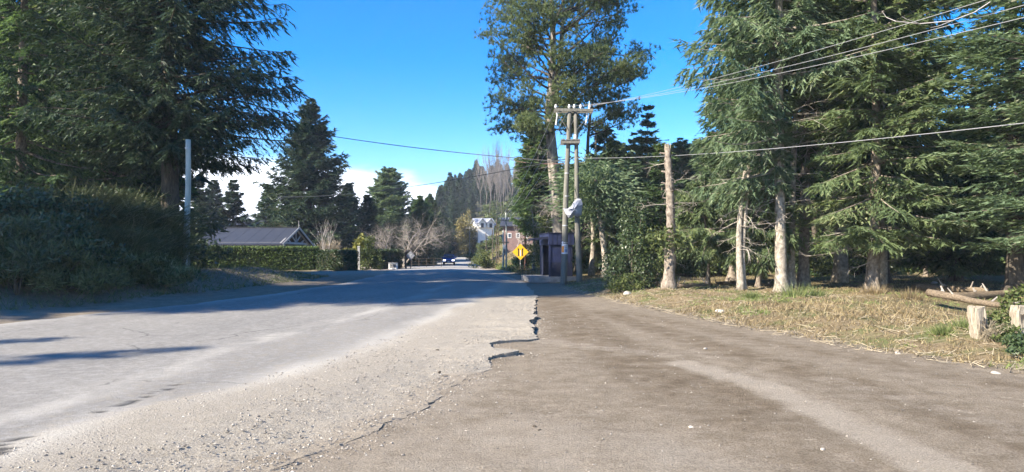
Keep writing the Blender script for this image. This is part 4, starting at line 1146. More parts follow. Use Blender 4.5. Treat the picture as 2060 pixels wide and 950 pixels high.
# --- shrubs and undergrowth
broom('broom_bush', 'broom bush with silvery wisps left of the pale pole', gp(270, 27.5), 301, (3.4, 2.0, 3.0), 1500, 0.016, arch=0.55, lean=(0.35, -0.1))
broom('broom_bush', 'tall broom bush with pale sunlit top on the left verge', gp(165, 28), 302, (3.4, 2.0, 3.8), 1500, 0.016, arch=0.42, lean=(0.25, 0))
broom('broom_bush', 'low broom bush at the foot of the left verge', gp(215, 23.5), 303, (2.6, 1.4, 1.9), 1100, 0.012, arch=0.6, lean=(0.3, -0.1))
broom('broom_bush', 'shaded broom bush near the left picture edge', gp(70, 24), 304, (2.6, 1.6, 2.3), 900, 0.011, arch=0.5, lean=(0.2, 0))
broom('broom_bush', 'broom bush at the very left picture edge beside the road', gp(-60, 19), 305, (2.2, 1.6, 1.9), 800, 0.009, arch=0.5, lean=(0.2, 0))
broom('broom_bush', 'broom bush right beside the foot of the pale pole', gp(330, 34.5), 306, (2.0, 1.4, 2.2), 900, 0.014, arch=0.5, lean=(0.3, 0))
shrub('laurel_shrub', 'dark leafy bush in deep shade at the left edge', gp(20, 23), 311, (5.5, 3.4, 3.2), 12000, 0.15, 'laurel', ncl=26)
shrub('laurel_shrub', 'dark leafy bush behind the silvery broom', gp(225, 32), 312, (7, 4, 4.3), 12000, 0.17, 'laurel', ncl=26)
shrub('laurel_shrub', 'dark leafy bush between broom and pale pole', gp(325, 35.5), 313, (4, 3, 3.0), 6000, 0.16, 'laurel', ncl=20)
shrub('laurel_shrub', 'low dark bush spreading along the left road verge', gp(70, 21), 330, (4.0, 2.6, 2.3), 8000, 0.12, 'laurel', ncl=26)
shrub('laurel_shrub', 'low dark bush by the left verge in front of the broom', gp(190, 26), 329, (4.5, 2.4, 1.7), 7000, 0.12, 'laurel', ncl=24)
for k, (px, d, sz3, lb) in enumerate([(35, 18.8, (3.4, 2.2, 2.2), 'dark bush nearest the road at the left picture edge'), (125, 20.3, (3.2, 2.0, 1.4), 'olive bush by the road below the shaded broom'), (215, 22.3, (3.2, 2.0, 1.2), 'olive bush by the road below the silvery broom'), (302, 24.6, (2.8, 1.8, 1.1), 'low olive bush by the road left of the pale pole')]):
    shrub('feathery_shrub', lb, gp(px, d), 360 + k, sz3, 7500, 0.24, ('laurel', 'broom', 'broom', 'broom')[k], ncl=30, aspect=0.13, updroop=0.7)
for k, (px, d, sz3, lb) in enumerate([(250, 24.5, (1.8, 1.2, 1.5), 'small silvery broom leaning over the left verge'), (310, 26.5, (1.6, 1.2, 1.7), 'silvery broom close left of the pale pole'), (190, 26.5, (2.2, 1.4, 3.0), 'tall silvery broom in the middle of the left bushes')]):
    broom('broom_bush', lb, gp(px, d), 370 + k, sz3, 800, 0.014, arch=0.6, lean=(0.5, -0.2))
shrub('laurel_shrub', 'low leafy bush left of the clipped hedge', gp(402, 57), 314, (2.4, 2, 2.0), 3000, 0.16, 'bush', ncl=14)
shrub('evergreen_shrub', 'upright glossy dark evergreen shrub left of the broken trunk', gp(1276, 25), 315, (1.3, 1.25, 3.9), 7500, 0.10, 'laurel', 'shrub', None, 34, 0.5, 12)
shrub('evergreen_shrub', 'small leafy shrub at the foot of the glossy evergreen', gp(1262, 24.4), 316, (1.0, 0.8, 0.85), 1300, 0.09, 'bush')
shrub('conifer_shrub', 'bright small conifer bush between glossy evergreen and broken trunk', gp(1325, 27), 317, (0.9, 0.9, 1.5), 1300, 0.11, 'bush', ncl=10)
shrub('shrub', 'yellow green leafy shrub rising behind the darkened end of the hedge', gp(717, 66), 318, (2.3, 2, 4.3), 2600, 0.26, 'yellow_bush', ncl=10, aspect=0.5)
shrub('shrub', 'low yellow green shrub over the darkened hedge end right of the gabled roof', gp(697, 64), 319, (2.4, 1.5, 2.9), 1800, 0.26, 'yellow_bush', ncl=8, updroop=0.6)
shrub('shrub', 'leafy round topped shrub right beside the pale gate post', gp(742, 60), 320, (1.9, 1.6, 2.9), 3000, 0.17, 'bush', ncl=20)
shrub('shrub', 'grey green rounded bush at the right edge of the far road', gp(978, 70), 321, (2.6, 2.2, 2.0), 3500, 0.15, 'bush', ncl=18)
shrub('shrub', 'dark bush closing the far end of the road', gp(930, 142), 322, (9, 5, 6.0), 5000, 0.45, 'laurel', ncl=24)
shrub('shrub', 'dark bush left of the far end of the road', gp(880, 150), 323, (9, 5, 5.5), 4000, 0.45, 'laurel', ncl=24)
shrub('autumn_tree', 'ochre bushy tree left of the white hillside house', gp(935, 136), 324, (5.2, 4, 9.4), 6000, 0.40, 'russet', 'tree', None, 26)
shrub('shrub', 'pale yellow green tree crown left of the shelter roof', gp(1098, 47), 325, (2.6, 2.4, 4.6), 4200, 0.17, 'bush', 'shrub', None, 22)
shrub('shrub', 'dark green bush on the slope below the white house', gp(990, 122), 326, (4, 3, 2.4), 2400, 0.3, 'bush', ncl=18)
shrub('shrub', 'dark green bush behind the yellow sign', gp(1063, 55), 327, (2.4, 1.6, 2.0), 2600, 0.15, 'hedge', ncl=14)
dry1 = broom('dry_shrub', 'straw coloured dry shrub right of the gabled roof', gp(663, 62), 331, (1.9, 1.2, 2.7), 420, 0.022, 'dry', arch=0.3)
broom('dry_shrub', 'brown bare thicket behind the ridge of the gabled roof', gp(445, 75), 332, (5.5, 2, 4.2), 500, 0.03, 'dry', arch=0.45)

under = []
for k, (mt, sz3, lf_) in enumerate([('bush', (2.4, 2.0, 1.7), 0.16), ('hedge', (2.8, 2.2, 2.0), 0.16), ('laurel', (2.6, 2.2, 2.2), 0.17)]):
    under.append(shrub('undergrowth_shrub', 'green undergrowth bush beneath the trees of the right wood', (0, 0, 0), 340 + k, sz3, 2200, lf_, mt, 'shrub', 'undergrowth bushes in the right wood', 14))
rng = np.random.default_rng(77)
uu = [False] * 3
for k in range(66):
    px = 1195 + (k * 37.7) % 900 + rng.normal(0, 8)
    d = 37 + 17 * rng.random() + (6 if px < 1300 else 0)
    b_ = gp(px, d); s = 0.6 + 0.8 * rng.random()
    j = k % 3
    lb_ = where('low bush', px, d, [(42, 'in front'), (47, 'in the middle'), (99, 'at the back')])
    if not uu[j]:
        under[j]['label'] = lb_
        under[j].location = b_; under[j].scale = (s,) * 3; uu[j] = True
    else:
        dup(under[j], b_, rng.random() * 6.28, s, lb_)
slope = shrub('slope_shrub', 'low green bush scattered on the grassy slope right of the far road', (0, 0, 0), 350, (2.6, 2.2, 1.5), 1200, 0.2, 'bush', 'shrub', 'bushes on the far grassy slope', 12)
for k, (px, d, s) in enumerate([(965, 104, .7), (1003, 98, .5), (952, 112, 1.0), (990, 84, 0.5), (1042, 70, 0.5), (1016, 112, .7), (970, 125, 1.0), (1080, 66, .9), (1000, 130, 1.3), (1087, 52, 0.7), (985, 150, 2.2), (1005, 156, 2.4), (1025, 150, 2.2), (1045, 152, 2.4), (1062, 140, 2.0), (962, 156, 2.0), (1015, 170, 2.6), (1040, 176, 2.6), (990, 180, 2.6), (1062, 165, 2.6)]):
    if k == 0: slope.location = gp(px, d)
    else: dup(slope, gp(px, d), k * 2.1, s)

# --- leafless trees
def bare(name, label, loc, seed, starts, L, r, levels, kids, spread, upward, mat, sides=4, taper=.62, jit=.16):
    rg = np.random.default_rng(seed)
    t = thing(name, label, 'tree', loc)
    tr, br = [], []
    for (p, d_, l_, r_) in starts:
        P0, P1, R0, R1 = bare_segments(rg, p, d_, L * l_, r * r_, levels, kids, spread, upward, taper, 4, jit)
        tr.append(tubes(P0[:4], P1[:4], R0[:4], R1[:4], 8)); br.append(tubes(P0[4:], P1[4:], R0[4:], R1[4:], sides))
    obj('trunk', tr, M[mat], t); obj('branches', br, M[mat], t)
    return t
bare('bare_tree', 'spreading leafless tree with pale branches beside the far left road edge', gp(806, 69), 401,
     [((0, 0, -.1), (-0.35, 0, 1), 1, 1), ((0.1, 0, -.1), (0.15, 0.2, 1), 1.1, 1), ((0.1, 0.1, -.1), (0.75, -0.1, 0.75), 1.15, 1), ((-.1, 0.1, -.1), (-0.8, 0.3, 0.6), 1, .8)], 3.5, 0.085, 3, 3, 0.80, 0.17, 'twig', 3)
bare('bare_tree', 'small pale leafless fruit tree at the right end of the gabled roof', gp(650, 61), 402,
     [((0, 0, -.1), (0, 0, 1), 1, 1), ((0, 0, -.1), (0.12, 0, 1), .9, .8), ((0, 0, -.1), (-.12, 0, 1), .8, .8)], 3.2, 0.05, 2, 2, 0.42, 0.35, 'twig_pale', 3)
pop = bare('bare_poplar', 'thin bare grey poplar in the pale stand on the far hill', gp(998, 172), 403, [((0, 0, -.3), (0, 0, 1), 1, 1)], 13, 0.07, 2, 7, 0.33, 0.55, 'twig_dark', 3, 0.38, .05)
pop.scale = (0.88,) * 3
pop['group'] = 'bare poplars on the far hill'
for k, (px, d, s) in enumerate([(985, 176, 1.0), (1007, 180, 1.05), (990, 184, 1.1), (1014, 170, 0.95), (978, 182, 1.0), (1002, 190, 1.15), (1021, 178, 1.0), (968, 188, 1.0), (1010, 164, 0.9), (1030, 172, .9), (994, 196, 1.2), (1040, 184, 1.0), (1005, 200, 1.2), (980, 194, 1.1), (1050, 180, .9), (1017, 192, 1.1)]):
    dup(pop, gp(px, d), k * 1.1, s * 0.88)
bare('bare_tree', 'pale twisted trunk with bare forked limbs between yellow sign and shelter', gp(1074, 49), 404, [((0, 0, -.1), (-0.10, 0, 1), 1, 1)], 3.4, 0.13, 2, 2, 0.7, 0.2, 'bark_pale', 5)
bare('bare_tree', 'leafless brown tree in front of the pink house', gp(1040, 84), 405, [((0, 0, -.1), (0, 0, 1), 1, 1), ((0, 0, -.1), (.4, 0, 1), 1, 1)], 3.0, 0.07, 3, 2, 0.7, 0.15, 'twig', 3)

# ================================================================== built things
def cyl(p, q, r0, r1=None, n=12):
    r1 = r0 if r1 is None else r1
    return path([p, q], [r0, r1], n)
def plate(outline, y0, y1, axis='y'):
    """extrude an (x, z) outline from y0 to y1"""
    o_ = np.array(outline, float); k = len(o_)
    V = np.concatenate([np.stack([o_[:, 0], np.full(k, y0), o_[:, 1]], 1), np.stack([o_[:, 0], np.full(k, y1), o_[:, 1]], 1)])
    i = np.arange(k); j = (i + 1) % k
    return V, [np.array([i]), np.array([i[::-1] + k]), np.stack([j, i, i + k, j + k], 1)]

# --- pair of wooden poles with crossarm
dA = 33.0
bA, bB = gp(1133, dA), gp(1165, dA)
def wood_pole(name, label, base, top, r0, r1, mat, n=12, seed=1, cat='utility pole'):
    rg = np.random.default_rng(seed)
    t = thing(name, label, cat, base)
    v = np.array(top) - np.array(base)
    s = np.linspace(-0.06, 1, 12)
    pts = v[None] * s[:, None]
    pts[:, 0] += 0.02 * np.sin(s * 7 + seed)
    obj('shaft', [path(pts, r0 + (r1 - r0) * np.clip(s, 0, 1), n, True, 0.05, rg)], M[mat], t, True)
    return t
pa = wood_pole('utility_pole', 'left wooden pole of the pair by the shelter, with a poster on it', bA, P(1145, 226, dA), 0.165, 0.10, 'pole_wood', seed=1)
pb = wood_pole('utility_pole', 'right wooden pole of the pair by the shelter', bB, P(1157, 226, dA), 0.155, 0.085, 'pole_wood', seed=2)
zc = up(222, dA) - bA.z
def rel(px, py, d, base): return np.array(P(px, py, d)) - np.array(base)
for k, yy in enumerate((-0.13, 0.13)):
    obj('crossarm', [beam(rel(1115, 222 + 1.5 * k, dA, bA) + [0, yy, 0], rel(1193, 223 + 1.5 * k, dA, bA) + [0, yy, 0], 0.085, 0.13)], M['pole_wood'], pa)
for px in (1118, 1145, 1155, 1168, 1186):
    p_ = rel(px, 219, dA, bA)
    obj('insulator', [cyl(p_, p_ + [0, 0, 0.06], 0.03, 0.03, 8), cyl(p_ + [0, 0, 0.06], p_ + [0, 0, 0.15], 0.075, 0.05, 10), cyl(p_ + [0, 0, 0.15], p_ + [0, 0, 0.22], 0.055, 0.03, 10)], M['porcelain'], pa)
for px in (1121, 1181):
    p_ = rel(px, 226, dA, bA)
    obj('hanging_fuse', [cyl(p_, p_ - [0, 0, 0.12], 0.05, 0.05, 8), cyl(p_ - [0.0, 0, 0.12], p_ - [0.06, 0.05, 0.55], 0.03, 0.03, 8), cyl(p_ - [0.06, 0.05, 0.55], p_ - [0.06, 0.05, 0.64], 0.05, 0.04, 8)], M['porcelain'], pa)
obj('arrester_rod', [cyl(rel(1184, 219, dA, bA), rel(1186, 203, dA, bA), 0.016, 0.010, 6)], M['steel'], pa)
for (x0, y0, x1, y1) in ((1118, 226, 1142, 262), (1190, 227, 1160, 262)):
    obj('brace', [beam(rel(x0, y0, dA, bA) + [0, -0.18, 0], rel(x1, y1, dA, bA) + [0, -0.12, 0], 0.04, 0.02)], M['pole_wood'], pa)
pl = rel(1147, 286.5, dA, bA)
for k, yy in enumerate((-0.24, 0.24)):
    obj('platform_beam', [beam(pl + [-0.46, yy, -0.02], pl + [0.46, yy, -0.02], 0.09, 0.15)], M['pole_wood'], pa)
for k in range(4):
    obj('platform_board', [box(pl + [-0.36 + 0.24 * k, 0, 0.085], (0.2, 0.62, 0.05))], M['pole_wood'], pa)
p_ = rel(1158, 276, dA, bA)
obj('transformer_bushing', [cyl(p_ - [0, 0, 0.1], p_ + [0, 0, 0.12], 0.11, 0.10, 12), cyl(p_ + [0, 0, 0.12], p_ + [0, 0, 0.2], 0.05, 0.03, 8)], M['steel'], pa)
# bands and the poster
for py in (494 - 4.5, 350, 396, 455):
    p_ = rel(1133 + (573 - py) * 12 / 347.0, py, dA, bA)
    rr_ = 0.165 - 0.065 * (573 - py) / 347
    obj('band', [cyl(p_, p_ + [0, 0, 0.05], rr_ + 0.012, None, 12)], M['steel'], pa)
def wrap(base_pt, r, a0, a1, z0, z1, n=10):
    a_ = np.linspace(a0, a1, n)
    ring = np.stack([np.cos(a_) * r, np.sin(a_) * r], 1)
    V = np.concatenate([np.column_stack([ring, np.full(n, z0)]), np.column_stack([ring, np.full(n, z1)]), np.column_stack([ring * (r - 0.006) / r, np.full(n, z0)]), np.column_stack([ring * (r - 0.006) / r, np.full(n, z1)])]) + np.array(base_pt)
    i = np.arange(n - 1)
    return V, [np.stack([i, i + 1, i + 1 + n, i + n], 1), np.stack([i + 2 * n + 1, i + 2 * n, i + 3 * n, i + 3 * n + 1], 1), np.stack([i + n, i + n + 1, i + 3 * n + 1, i + 3 * n], 1), np.stack([i + 1, i, i + 2 * n, i + 2 * n + 1], 1)]
pz = rel(1136, 501, dA, bA)
h2 = math.radians(270)
poster = obj('poster', [wrap(pz, 0.178, h2 - 1.15, h2 + 0.95, -0.25, 0.24)], M['poster'], pa)
obj('orange_print', [wrap(pz, 0.181, h2 - 1.05, h2 - 0.25, -0.17, 0.14)], M['orange'], poster)
obj('blue_print', [wrap(pz, 0.181, h2 - 0.12, h2 + 0.75, -0.17, -0.01)], M['poster_blue'], poster)
for k in range(3):
    obj('printed_line', [wrap(pz, 0.181, h2 - 0.15, h2 + (0.7, 0.45, 0.6)[k], 0.05 + 0.055 * k, 0.068 + 0.055 * k)], M['black'], poster)
obj('paper_scrap', [wrap(pz + [0, 0, 0.29], 0.176, h2 - 1.0, h2 - 0.5, -0.04, 0.08)], M['poster'], pa)

# the pale sheet caught between both poles
sheet_px = [(1132, 420), (1137, 431), (1143, 439), (1150, 439), (1154, 434), (1160, 437), (1169, 433), (1171, 412), (1168, 401), (1160, 400), (1153, 407), (1148, 416), (1140, 421)]
o_ = np.array([rel(px, py, dA, bA) for px, py in sheet_px]); c_ = o_.mean(0)
rg = np.random.default_rng(5)
rings = [o_ + (c_ - o_) * f for f in (0, 0.3, 0.6, 0.85)]
V = []
for k, r_ in enumerate(rings):
    r_ = r_.copy(); r_[:, 1] = -0.24 - 0.26 * math.sin(k / 3 * 1.5) + rg.normal(0, 0.05, len(r_)); V.append(r_)
V = np.concatenate(V + [np.array([[c_[0], -0.5, c_[2]]])]); k_ = len(o_)
back = V + np.array([0, 0.02, 0]); i = np.arange(k_); j = (i + 1) % k_
fq = np.concatenate([np.stack([i + q_ * k_, j + q_ * k_, j + (q_ + 1) * k_, i + (q_ + 1) * k_], 1) for q_ in range(3)])
ft = np.stack([i + 3 * k_, j + 3 * k_, np.full(k_, 4 * k_)], 1)
nv = len(V)
so = obj('plastic_sheet', [(np.concatenate([V, back]), [fq, ft, fq[:, ::-1] + nv, ft[:, ::-1] + nv, np.stack([j, i, i + nv, j + nv], 1)])], M['plastic'])
so.location = bA
tag(so, 'crumpled pale grey sheet wrapped between the two wooden poles', 'plastic sheet')

# --- pale pole on the left
pl_ = wood_pole('utility_pole', 'pale weathered pole standing alone on the left verge', gp(375, 28.0), P(379, 281, 28.0), 0.135, 0.10, 'pole_pale', 14, 3)
bL = gp(375, 28.0)
for py in (300, 470):
    p_ = rel(378 - (py - 281) * 0.013, py, 28.0, bL)
    obj('band', [cyl(p_, p_ + [0, 0, 0.06], 0.10 + (py - 281) * 0.00013 + 0.012, None, 14)], M['steel'], pl_)

# --- poles along the far right verge
dP = 60
b0 = gp(1012.5, dP)
fp = wood_pole('utility_pole', 'left pole of the small far pole pair, with pale crossarm', gp(1019, dP + .3), P(1018, 428, dP), 0.085, 0.06, 'pole_pale', 8, 4)
bF = gp(1019, dP + .3)
obj('crossarm', [beam(rel(1004, 443, dP, bF) + [0, -.1, 0], rel(1029, 444, dP, bF) + [0, -.1, 0], 0.07, 0.10)], M['pole_wood'], fp)
for px in (1006, 1012, 1023, 1027):
    p_ = rel(px, 441, dP, bF) + [0, -.1, 0]
    obj('insulator', [cyl(p_, p_ + [0, 0, 0.14], 0.05, 0.03, 8)], M['porcelain'], fp)
obj('platform', [beam(rel(1010, 488, dP, bF) + [0, -.12, 0], rel(1024, 488, dP, bF) + [0, -.12, 0], 0.1, 0.14)], M['pole_wood'], fp)
obj('meter_box', [box(rel(1015, 497, dP, bF) + [0, -.14, 0], (0.22, 0.18, 0.42))], M['steel'], fp)
fp['label'] = 'taller pole of the small far pole pair, with pale crossarm and box'
wood_pole('utility_pole', 'shorter pole of the small far pole pair beside the taller one', gp(1012.5, dP), P(1012.5, 464, dP), 0.085, 0.075, 'pole_pale', 8, 5)
wood_pole('utility_pole', 'thin reddish wooden post right behind the yellow sign', gp(1056, 53.5), P(1057, 432, 53.5), 0.085, 0.065, 'rust_post', 8, 6)
fp2 = wood_pole('utility_pole', 'distant slim pole with crossarm by the white hillside house', gp(945, 112), P(945, 455, 112), 0.10, 0.07, 'pole_wood', 8, 7)
b2 = gp(945, 112)
obj('crossarm', [beam(rel(936, 459, 112, b2), rel(954, 459, 112, b2), 0.1, 0.12)], M['pole_wood'], fp2)
for k, (px, d, py, lb) in enumerate([(978, 74, 468, 'slim dark post on the slope just right of the rounded roadside bush'), (991, 78, 462, 'slim dark post in the middle of the far grassy slope'), (999, 74, 440, 'tallest slim pole on the far grassy slope'), (1003, 88, 452, 'thin post on the slope left of the small pole pair')]):
    wood_pole('post', lb, gp(px, d), P(px, py, d), 0.075, 0.05, 'bark_dark', 8, 10 + k, 'post')

# --- cables
def cable(label, p, q, sag, r, mat, cat='cable'):
    p = np.array(p, float); q = np.array(q, float)
    s = np.linspace(0, 1, 28)
    pts = p + (q - p) * s[:, None]; pts[:, 2] -= sag * 4 * s * (1 - s)
    o = obj('power_line', [path(pts, r, 5)], M[mat])
    return tag(o, label, cat)
nxt = [(10.4, 10, 6.42), (10.85, 10.05, 6.2), (11.1, 10, 5.98)]
cable('uppermost pale wire running from the crossarm to the upper right', P(1186, 214, dA), nxt[0], 0.26, 0.0065, 'wire', 'power line')
cable('middle of the three pale wires running to the upper right', P(1168, 214, dA), nxt[1], 0.32, 0.0065, 'wire', 'power line')
cable('lowest of the three pale wires running to the upper right', P(1145, 214, dA), nxt[2], 0.36, 0.0065, 'wire', 'power line')
cable('low pale cable crossing in front of the right spruces', P(1158, 318, dA), (10.4, 10, 3.86), 0.25, 0.008, 'wire', 'power line')
cable('black cable crossing the sky from the pole pair to the pointed spruce', P(1140, 326, dA), P(330, 205, 46), 0.55, 0.021, 'cable')
cable('thin black cable dropping from the pole pair to the left garden', P(1138, 320, dA), P(560, 396, 70), 0.55, 0.02, 'cable')
for k, (px, qx) in enumerate([(1118, 1006), (1145, 1012), (1168, 1023)]):
    cable(('leftmost', 'middle', 'rightmost')[k] + ' of the thin wires from the crossarm down to the far pole pair', P(px, 217, dA), P(qx, 440, dP), 0.5, 0.012, 'steel', 'power line')
cable('short reddish cable left of the pole pair at the pine trunk', P(1135, 329, dA), P(1018, 318, dP), 0.2, 0.02, 'rust_post')
o_ = obj('dead_branch', [path([P(*q_) for q_ in ((1992, 4, 11.6), (1960, 25, 11.6), (1915, 42, 11.6), (1850, 48, 11.7), (1802, 43, 11.7), (1783, 35, 11.8), (1774, 22, 11.8))], [0.009, 0.009, 0.008, 0.008, 0.007, 0.005, 0.003], 6), path([P(1850, 48, 11.7), P(1822, 38, 11.6), P(1815, 34, 11.6)], [0.007, 0.005, 0.003], 5), path([P(1915, 42, 11.6), P(1890, 52, 11.5), P(1872, 56, 11.5)], [0.007, 0.005, 0.003], 5)], M['twig_pale'])
tag(o_, 'pale bare branch hung up on the upper right wires', 'branch')

# --- bus shelter
bs = Vector((2.42, 36.4, 0)); bs.z = ghs(2.42, 36.4) + 0.02
t = thing('bus_shelter', 'dark navy bus shelter with flat roof left of the pole pair', 'bus shelter', bs, math.radians(8))
W2, D2 = 0.62, 1.25
zt = up(470, 35.2) - bs.z; zf = up(493, 35.2) - bs.z; z0 = 0.08
obj('platform', [box((-0.42, -0.05, 0.10), (2.5, 3.3, 0.30))], M['concrete'], t)
obj('back_wall', [box((W2 - 0.03, 0, (zf + .25) / 2), (0.05, 2 * D2, zf - .25))], M['navy'], t)
for s in (-1, 1):
    w_ = obj('side_wall', [box((0.02, s * D2, 0.62), (2 * W2 - 0.06, 0.045, 0.74)), box((0.02, s * D2, zf - 0.07), (2 * W2 - 0.06, 0.045, 0.14)), box((W2 - 0.06, s * D2, (zf + 1) / 2), (0.09, 0.045, zf - 1.12))], M['navy'], t)
    obj('glass_panel', [box((-0.03, s * D2, (zf - 0.14 + 0.99) / 2), (2 * W2 - 0.18, 0.03, zf - 0.14 - 0.99))], M['navy_light'], w_)
    obj('corner_post', [box((-W2, s * (D2 + .01), (zf + .25) / 2), (0.09, 0.09, zf - .25))], M['navy_light'], t)
obj('front_panel', [box((-W2 - 0.002, D2 - 0.38, (zf + .25) / 2), (0.04, 0.62, zf - .25))], M['navy'], t)
obj('fascia', [box((0.0, 0, (zt + zf) / 2 + .005), (2 * W2 + 0.14, 2 * D2 + 0.16, zt - zf))], M['navy_light'], t)
for k in range(5):
    obj('fascia_rib', [box((-0.48 + 0.24 * k, -D2 - 0.086, (zt + zf) / 2), (0.03, 0.012, zt - zf - 0.06))], M['navy'], t)
obj('roof_sheet', [box((0, 0, zt + 0.03), (2 * W2 + 0.22, 2 * D2 + 0.24, 0.04))], M['navy'], t)
obj('canopy', [beam((-W2 - 0.06, -0.4, zt - 0.22), (-W2 - 0.80, -0.4, zt - 0.30), 1.7, 0.12), beam((-W2 - 0.78, -0.4, zt - 0.29), (-W2 - 0.98, -0.4, zt - 0.34), 1.7, 0.05)], M['navy'], t)
obj('bench', [box((0.30, 0, 0.70), (0.34, 2.1, 0.06)), box((0.30, 0.8, 0.47), (0.28, 0.06, 0.42)), box((0.30, -0.8, 0.47), (0.28, 0.06, 0.42))], M['dark_board'], t)

# --- yellow warning sign
b_ = gp(1047, 52)
t = thing('road_sign', 'yellow diamond warning sign with black narrowing symbol on the right verge', 'road sign', b_)
cz = up(507, 52) - b_.z; hd_ = 0.64
obj('post', [cyl((0, 0.04, -0.2), (0, 0.04, cz + 0.5), 0.04, None, 8)], M['steel'], t)
pt_ = obj('plate', [plate([(0, cz - hd_), (hd_, cz), (0, cz + hd_), (-hd_, cz)], -0.02, 0.0)], M['yellow'], t)
for s in (-1, 1):
    sh = [(0.10, -0.34), (0.10, 0.16), (0.14, 0.24), (0.22, 0.28), (0.22, 0.15), (0.19, 0.10), (0.19, -0.28), (0.25, -0.34)]
    sh = [(s * a_, cz + q_ + 0.03) for a_, q_ in sh]
    if s < 0: sh = sh[::-1]
    obj('symbol', [plate(sh, -0.028, -0.0205)], M['black'], pt_)
obj('centre_stripe', [plate([(-0.035, cz - 0.33), (0.035, cz - 0.33), (0.035, cz + 0.14), (-0.035, cz + 0.14)], -0.028, -0.0205)], M['white_paint'], pt_)
# --- grey sign seen on the left verge
b_ = gp(825.5, 66)
t = thing('road_sign', 'grey diamond sign on dark post right of the spreading bare tree', 'road sign', b_)
cz = up(514.5, 66) - b_.z
obj('post', [cyl((0, 0.05, -0.2), (0, 0.05, cz + 0.4), 0.04, None, 8)], M['bark_dark'], t)
pt_ = obj('plate', [plate([(0, cz - 0.46), (0.46, cz), (0, cz + 0.46), (-0.46, cz)], -0.02, 0.0)], M['sign_grey'], t)
obj('symbol', [plate([(-0.03, cz - 0.25), (0.03, cz - 0.25), (0.03, cz + 0.2), (-0.03, cz + 0.2)], -0.027, -0.0205), plate([(0.03, cz + 0.02), (0.17, cz + 0.12), (0.17, cz + 0.2), (0.03, cz + 0.1)], -0.027, -0.0205)], M['steel'], pt_)
b_ = gp(816, 66)
wood_pole('post', 'dark wooden post just left of the grey diamond sign', b_, P(816, 497, 66), 0.10, 0.09, 'bark_dark', 8, 21, 'post')

# --- gabled open shed
dS = 60.0
xR_, xL_ = (570 - CX) * dS / F, (385 - CX) * dS / F
gz = ghs((xR_ + xL_) / 2, 64)
t = thing('open_shed', 'open sided shed with dark ribbed metal roof behind the hedge', 'shed', ((xR_ + xL_) / 2, 64.5, gz))
hl = (xR_ - xL_) / 2
ze, zr = up(492, 60) - gz, up(459.5, 64.5) - gz
nP = 7
for side_ in (-1, 1):
    for k in range(nP):
        x0, x1 = -hl + 2 * hl * k / nP + 0.012, -hl + 2 * hl * (k + 1) / nP - 0.012
        p0 = np.array([(x0 + x1) / 2, side_ * 4.62, ze]); p1 = np.array([(x0 + x1) / 2, side_ * 0.03, zr + 0.03])
        obj('roof_panel', [beam(p0, p1, x1 - x0, 0.04)], M['roof'], t)
    for k in range(nP * 5 + 1):
        pass
    for k in range(nP + 1):
        x0 = -hl + 2 * hl * k / nP
        obj('roof_seam', [beam((x0, side_ * 4.63, ze + 0.022), (x0, side_ * 0.05, zr + 0.052), 0.045, 0.012)], M['roof'], t)
    obj('gutter', [beam((-hl, side_ * 4.66, ze - 0.05), (hl, side_ * 4.66, ze - 0.05), 0.09, 0.09)], M['navy'], t)
    for xx in (-hl + .3, -hl / 3, hl / 3, hl - 0.35):
        obj('post', [box((xx, side_ * 4.1, (ze + 0.15) / 2), (0.16, 0.16, ze + 0.1))], M['white_timber'], t)
    obj('eave_beam', [beam((-hl + .1, side_ * 4.1, ze + 0.10), (hl - .15, side_ * 4.1, ze + 0.10), 0.12, 0.2)], M['white_timber'], t)
obj('ridge_cap', [beam((-hl - .02, 0, zr + 0.10), (hl + .02, 0, zr + 0.10), 0.26, 0.05)], M['roof'], t)
for xx, nm in ((hl - 0.32, 'gable_truss'), (-hl + 0.3, 'gable_truss')):
    tr = obj(nm, [beam((xx, -4.3, ze + 0.06), (xx, -0.02, zr - 0.08), 0.10, 0.18), beam((xx, 4.3, ze + 0.06), (xx, 0.02, zr - 0.08), 0.10, 0.18), beam((xx + .003, -4.1, ze + 0.16), (xx + .003, 4.1, ze + 0.16), 0.10, 0.2)], M['white_timber'], t)
    obj('king_post', [box((xx, 0, (ze + zr) / 2 + 0.1), (0.09, 0.16, zr - ze - 0.45))], M['white_timber'], tr)
    for s in (-1, 1):
        obj('strut', [beam((xx, s * 0.15, ze + 0.3), (xx, s * 1.5, (zr * 0.62 + ze * 0.38)), 0.08, 0.13)], M['white_timber'], tr)
        obj('strut', [beam((xx, s * 1.6, ze + 0.25), (xx, s * 2.7, (zr * 0.36 + ze * 0.64)), 0.08, 0.12)], M['white_timber'], tr)
        obj('knee_brace', [beam((xx, s * 4.05, ze - 0.75), (xx, s * 3.1, ze + 0.08), 0.08, 0.12)], M['white_timber'], tr)
    for s in (-1, 1):
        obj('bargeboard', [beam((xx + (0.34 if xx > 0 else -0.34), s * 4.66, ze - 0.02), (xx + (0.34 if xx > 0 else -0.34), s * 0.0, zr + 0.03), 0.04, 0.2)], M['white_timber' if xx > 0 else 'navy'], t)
obj('finial', [cyl((hl - .05, 0, zr + .1), (hl - .05, 0, zr + 0.75), 0.035, 0.02, 6)], M['white_timber'], t)
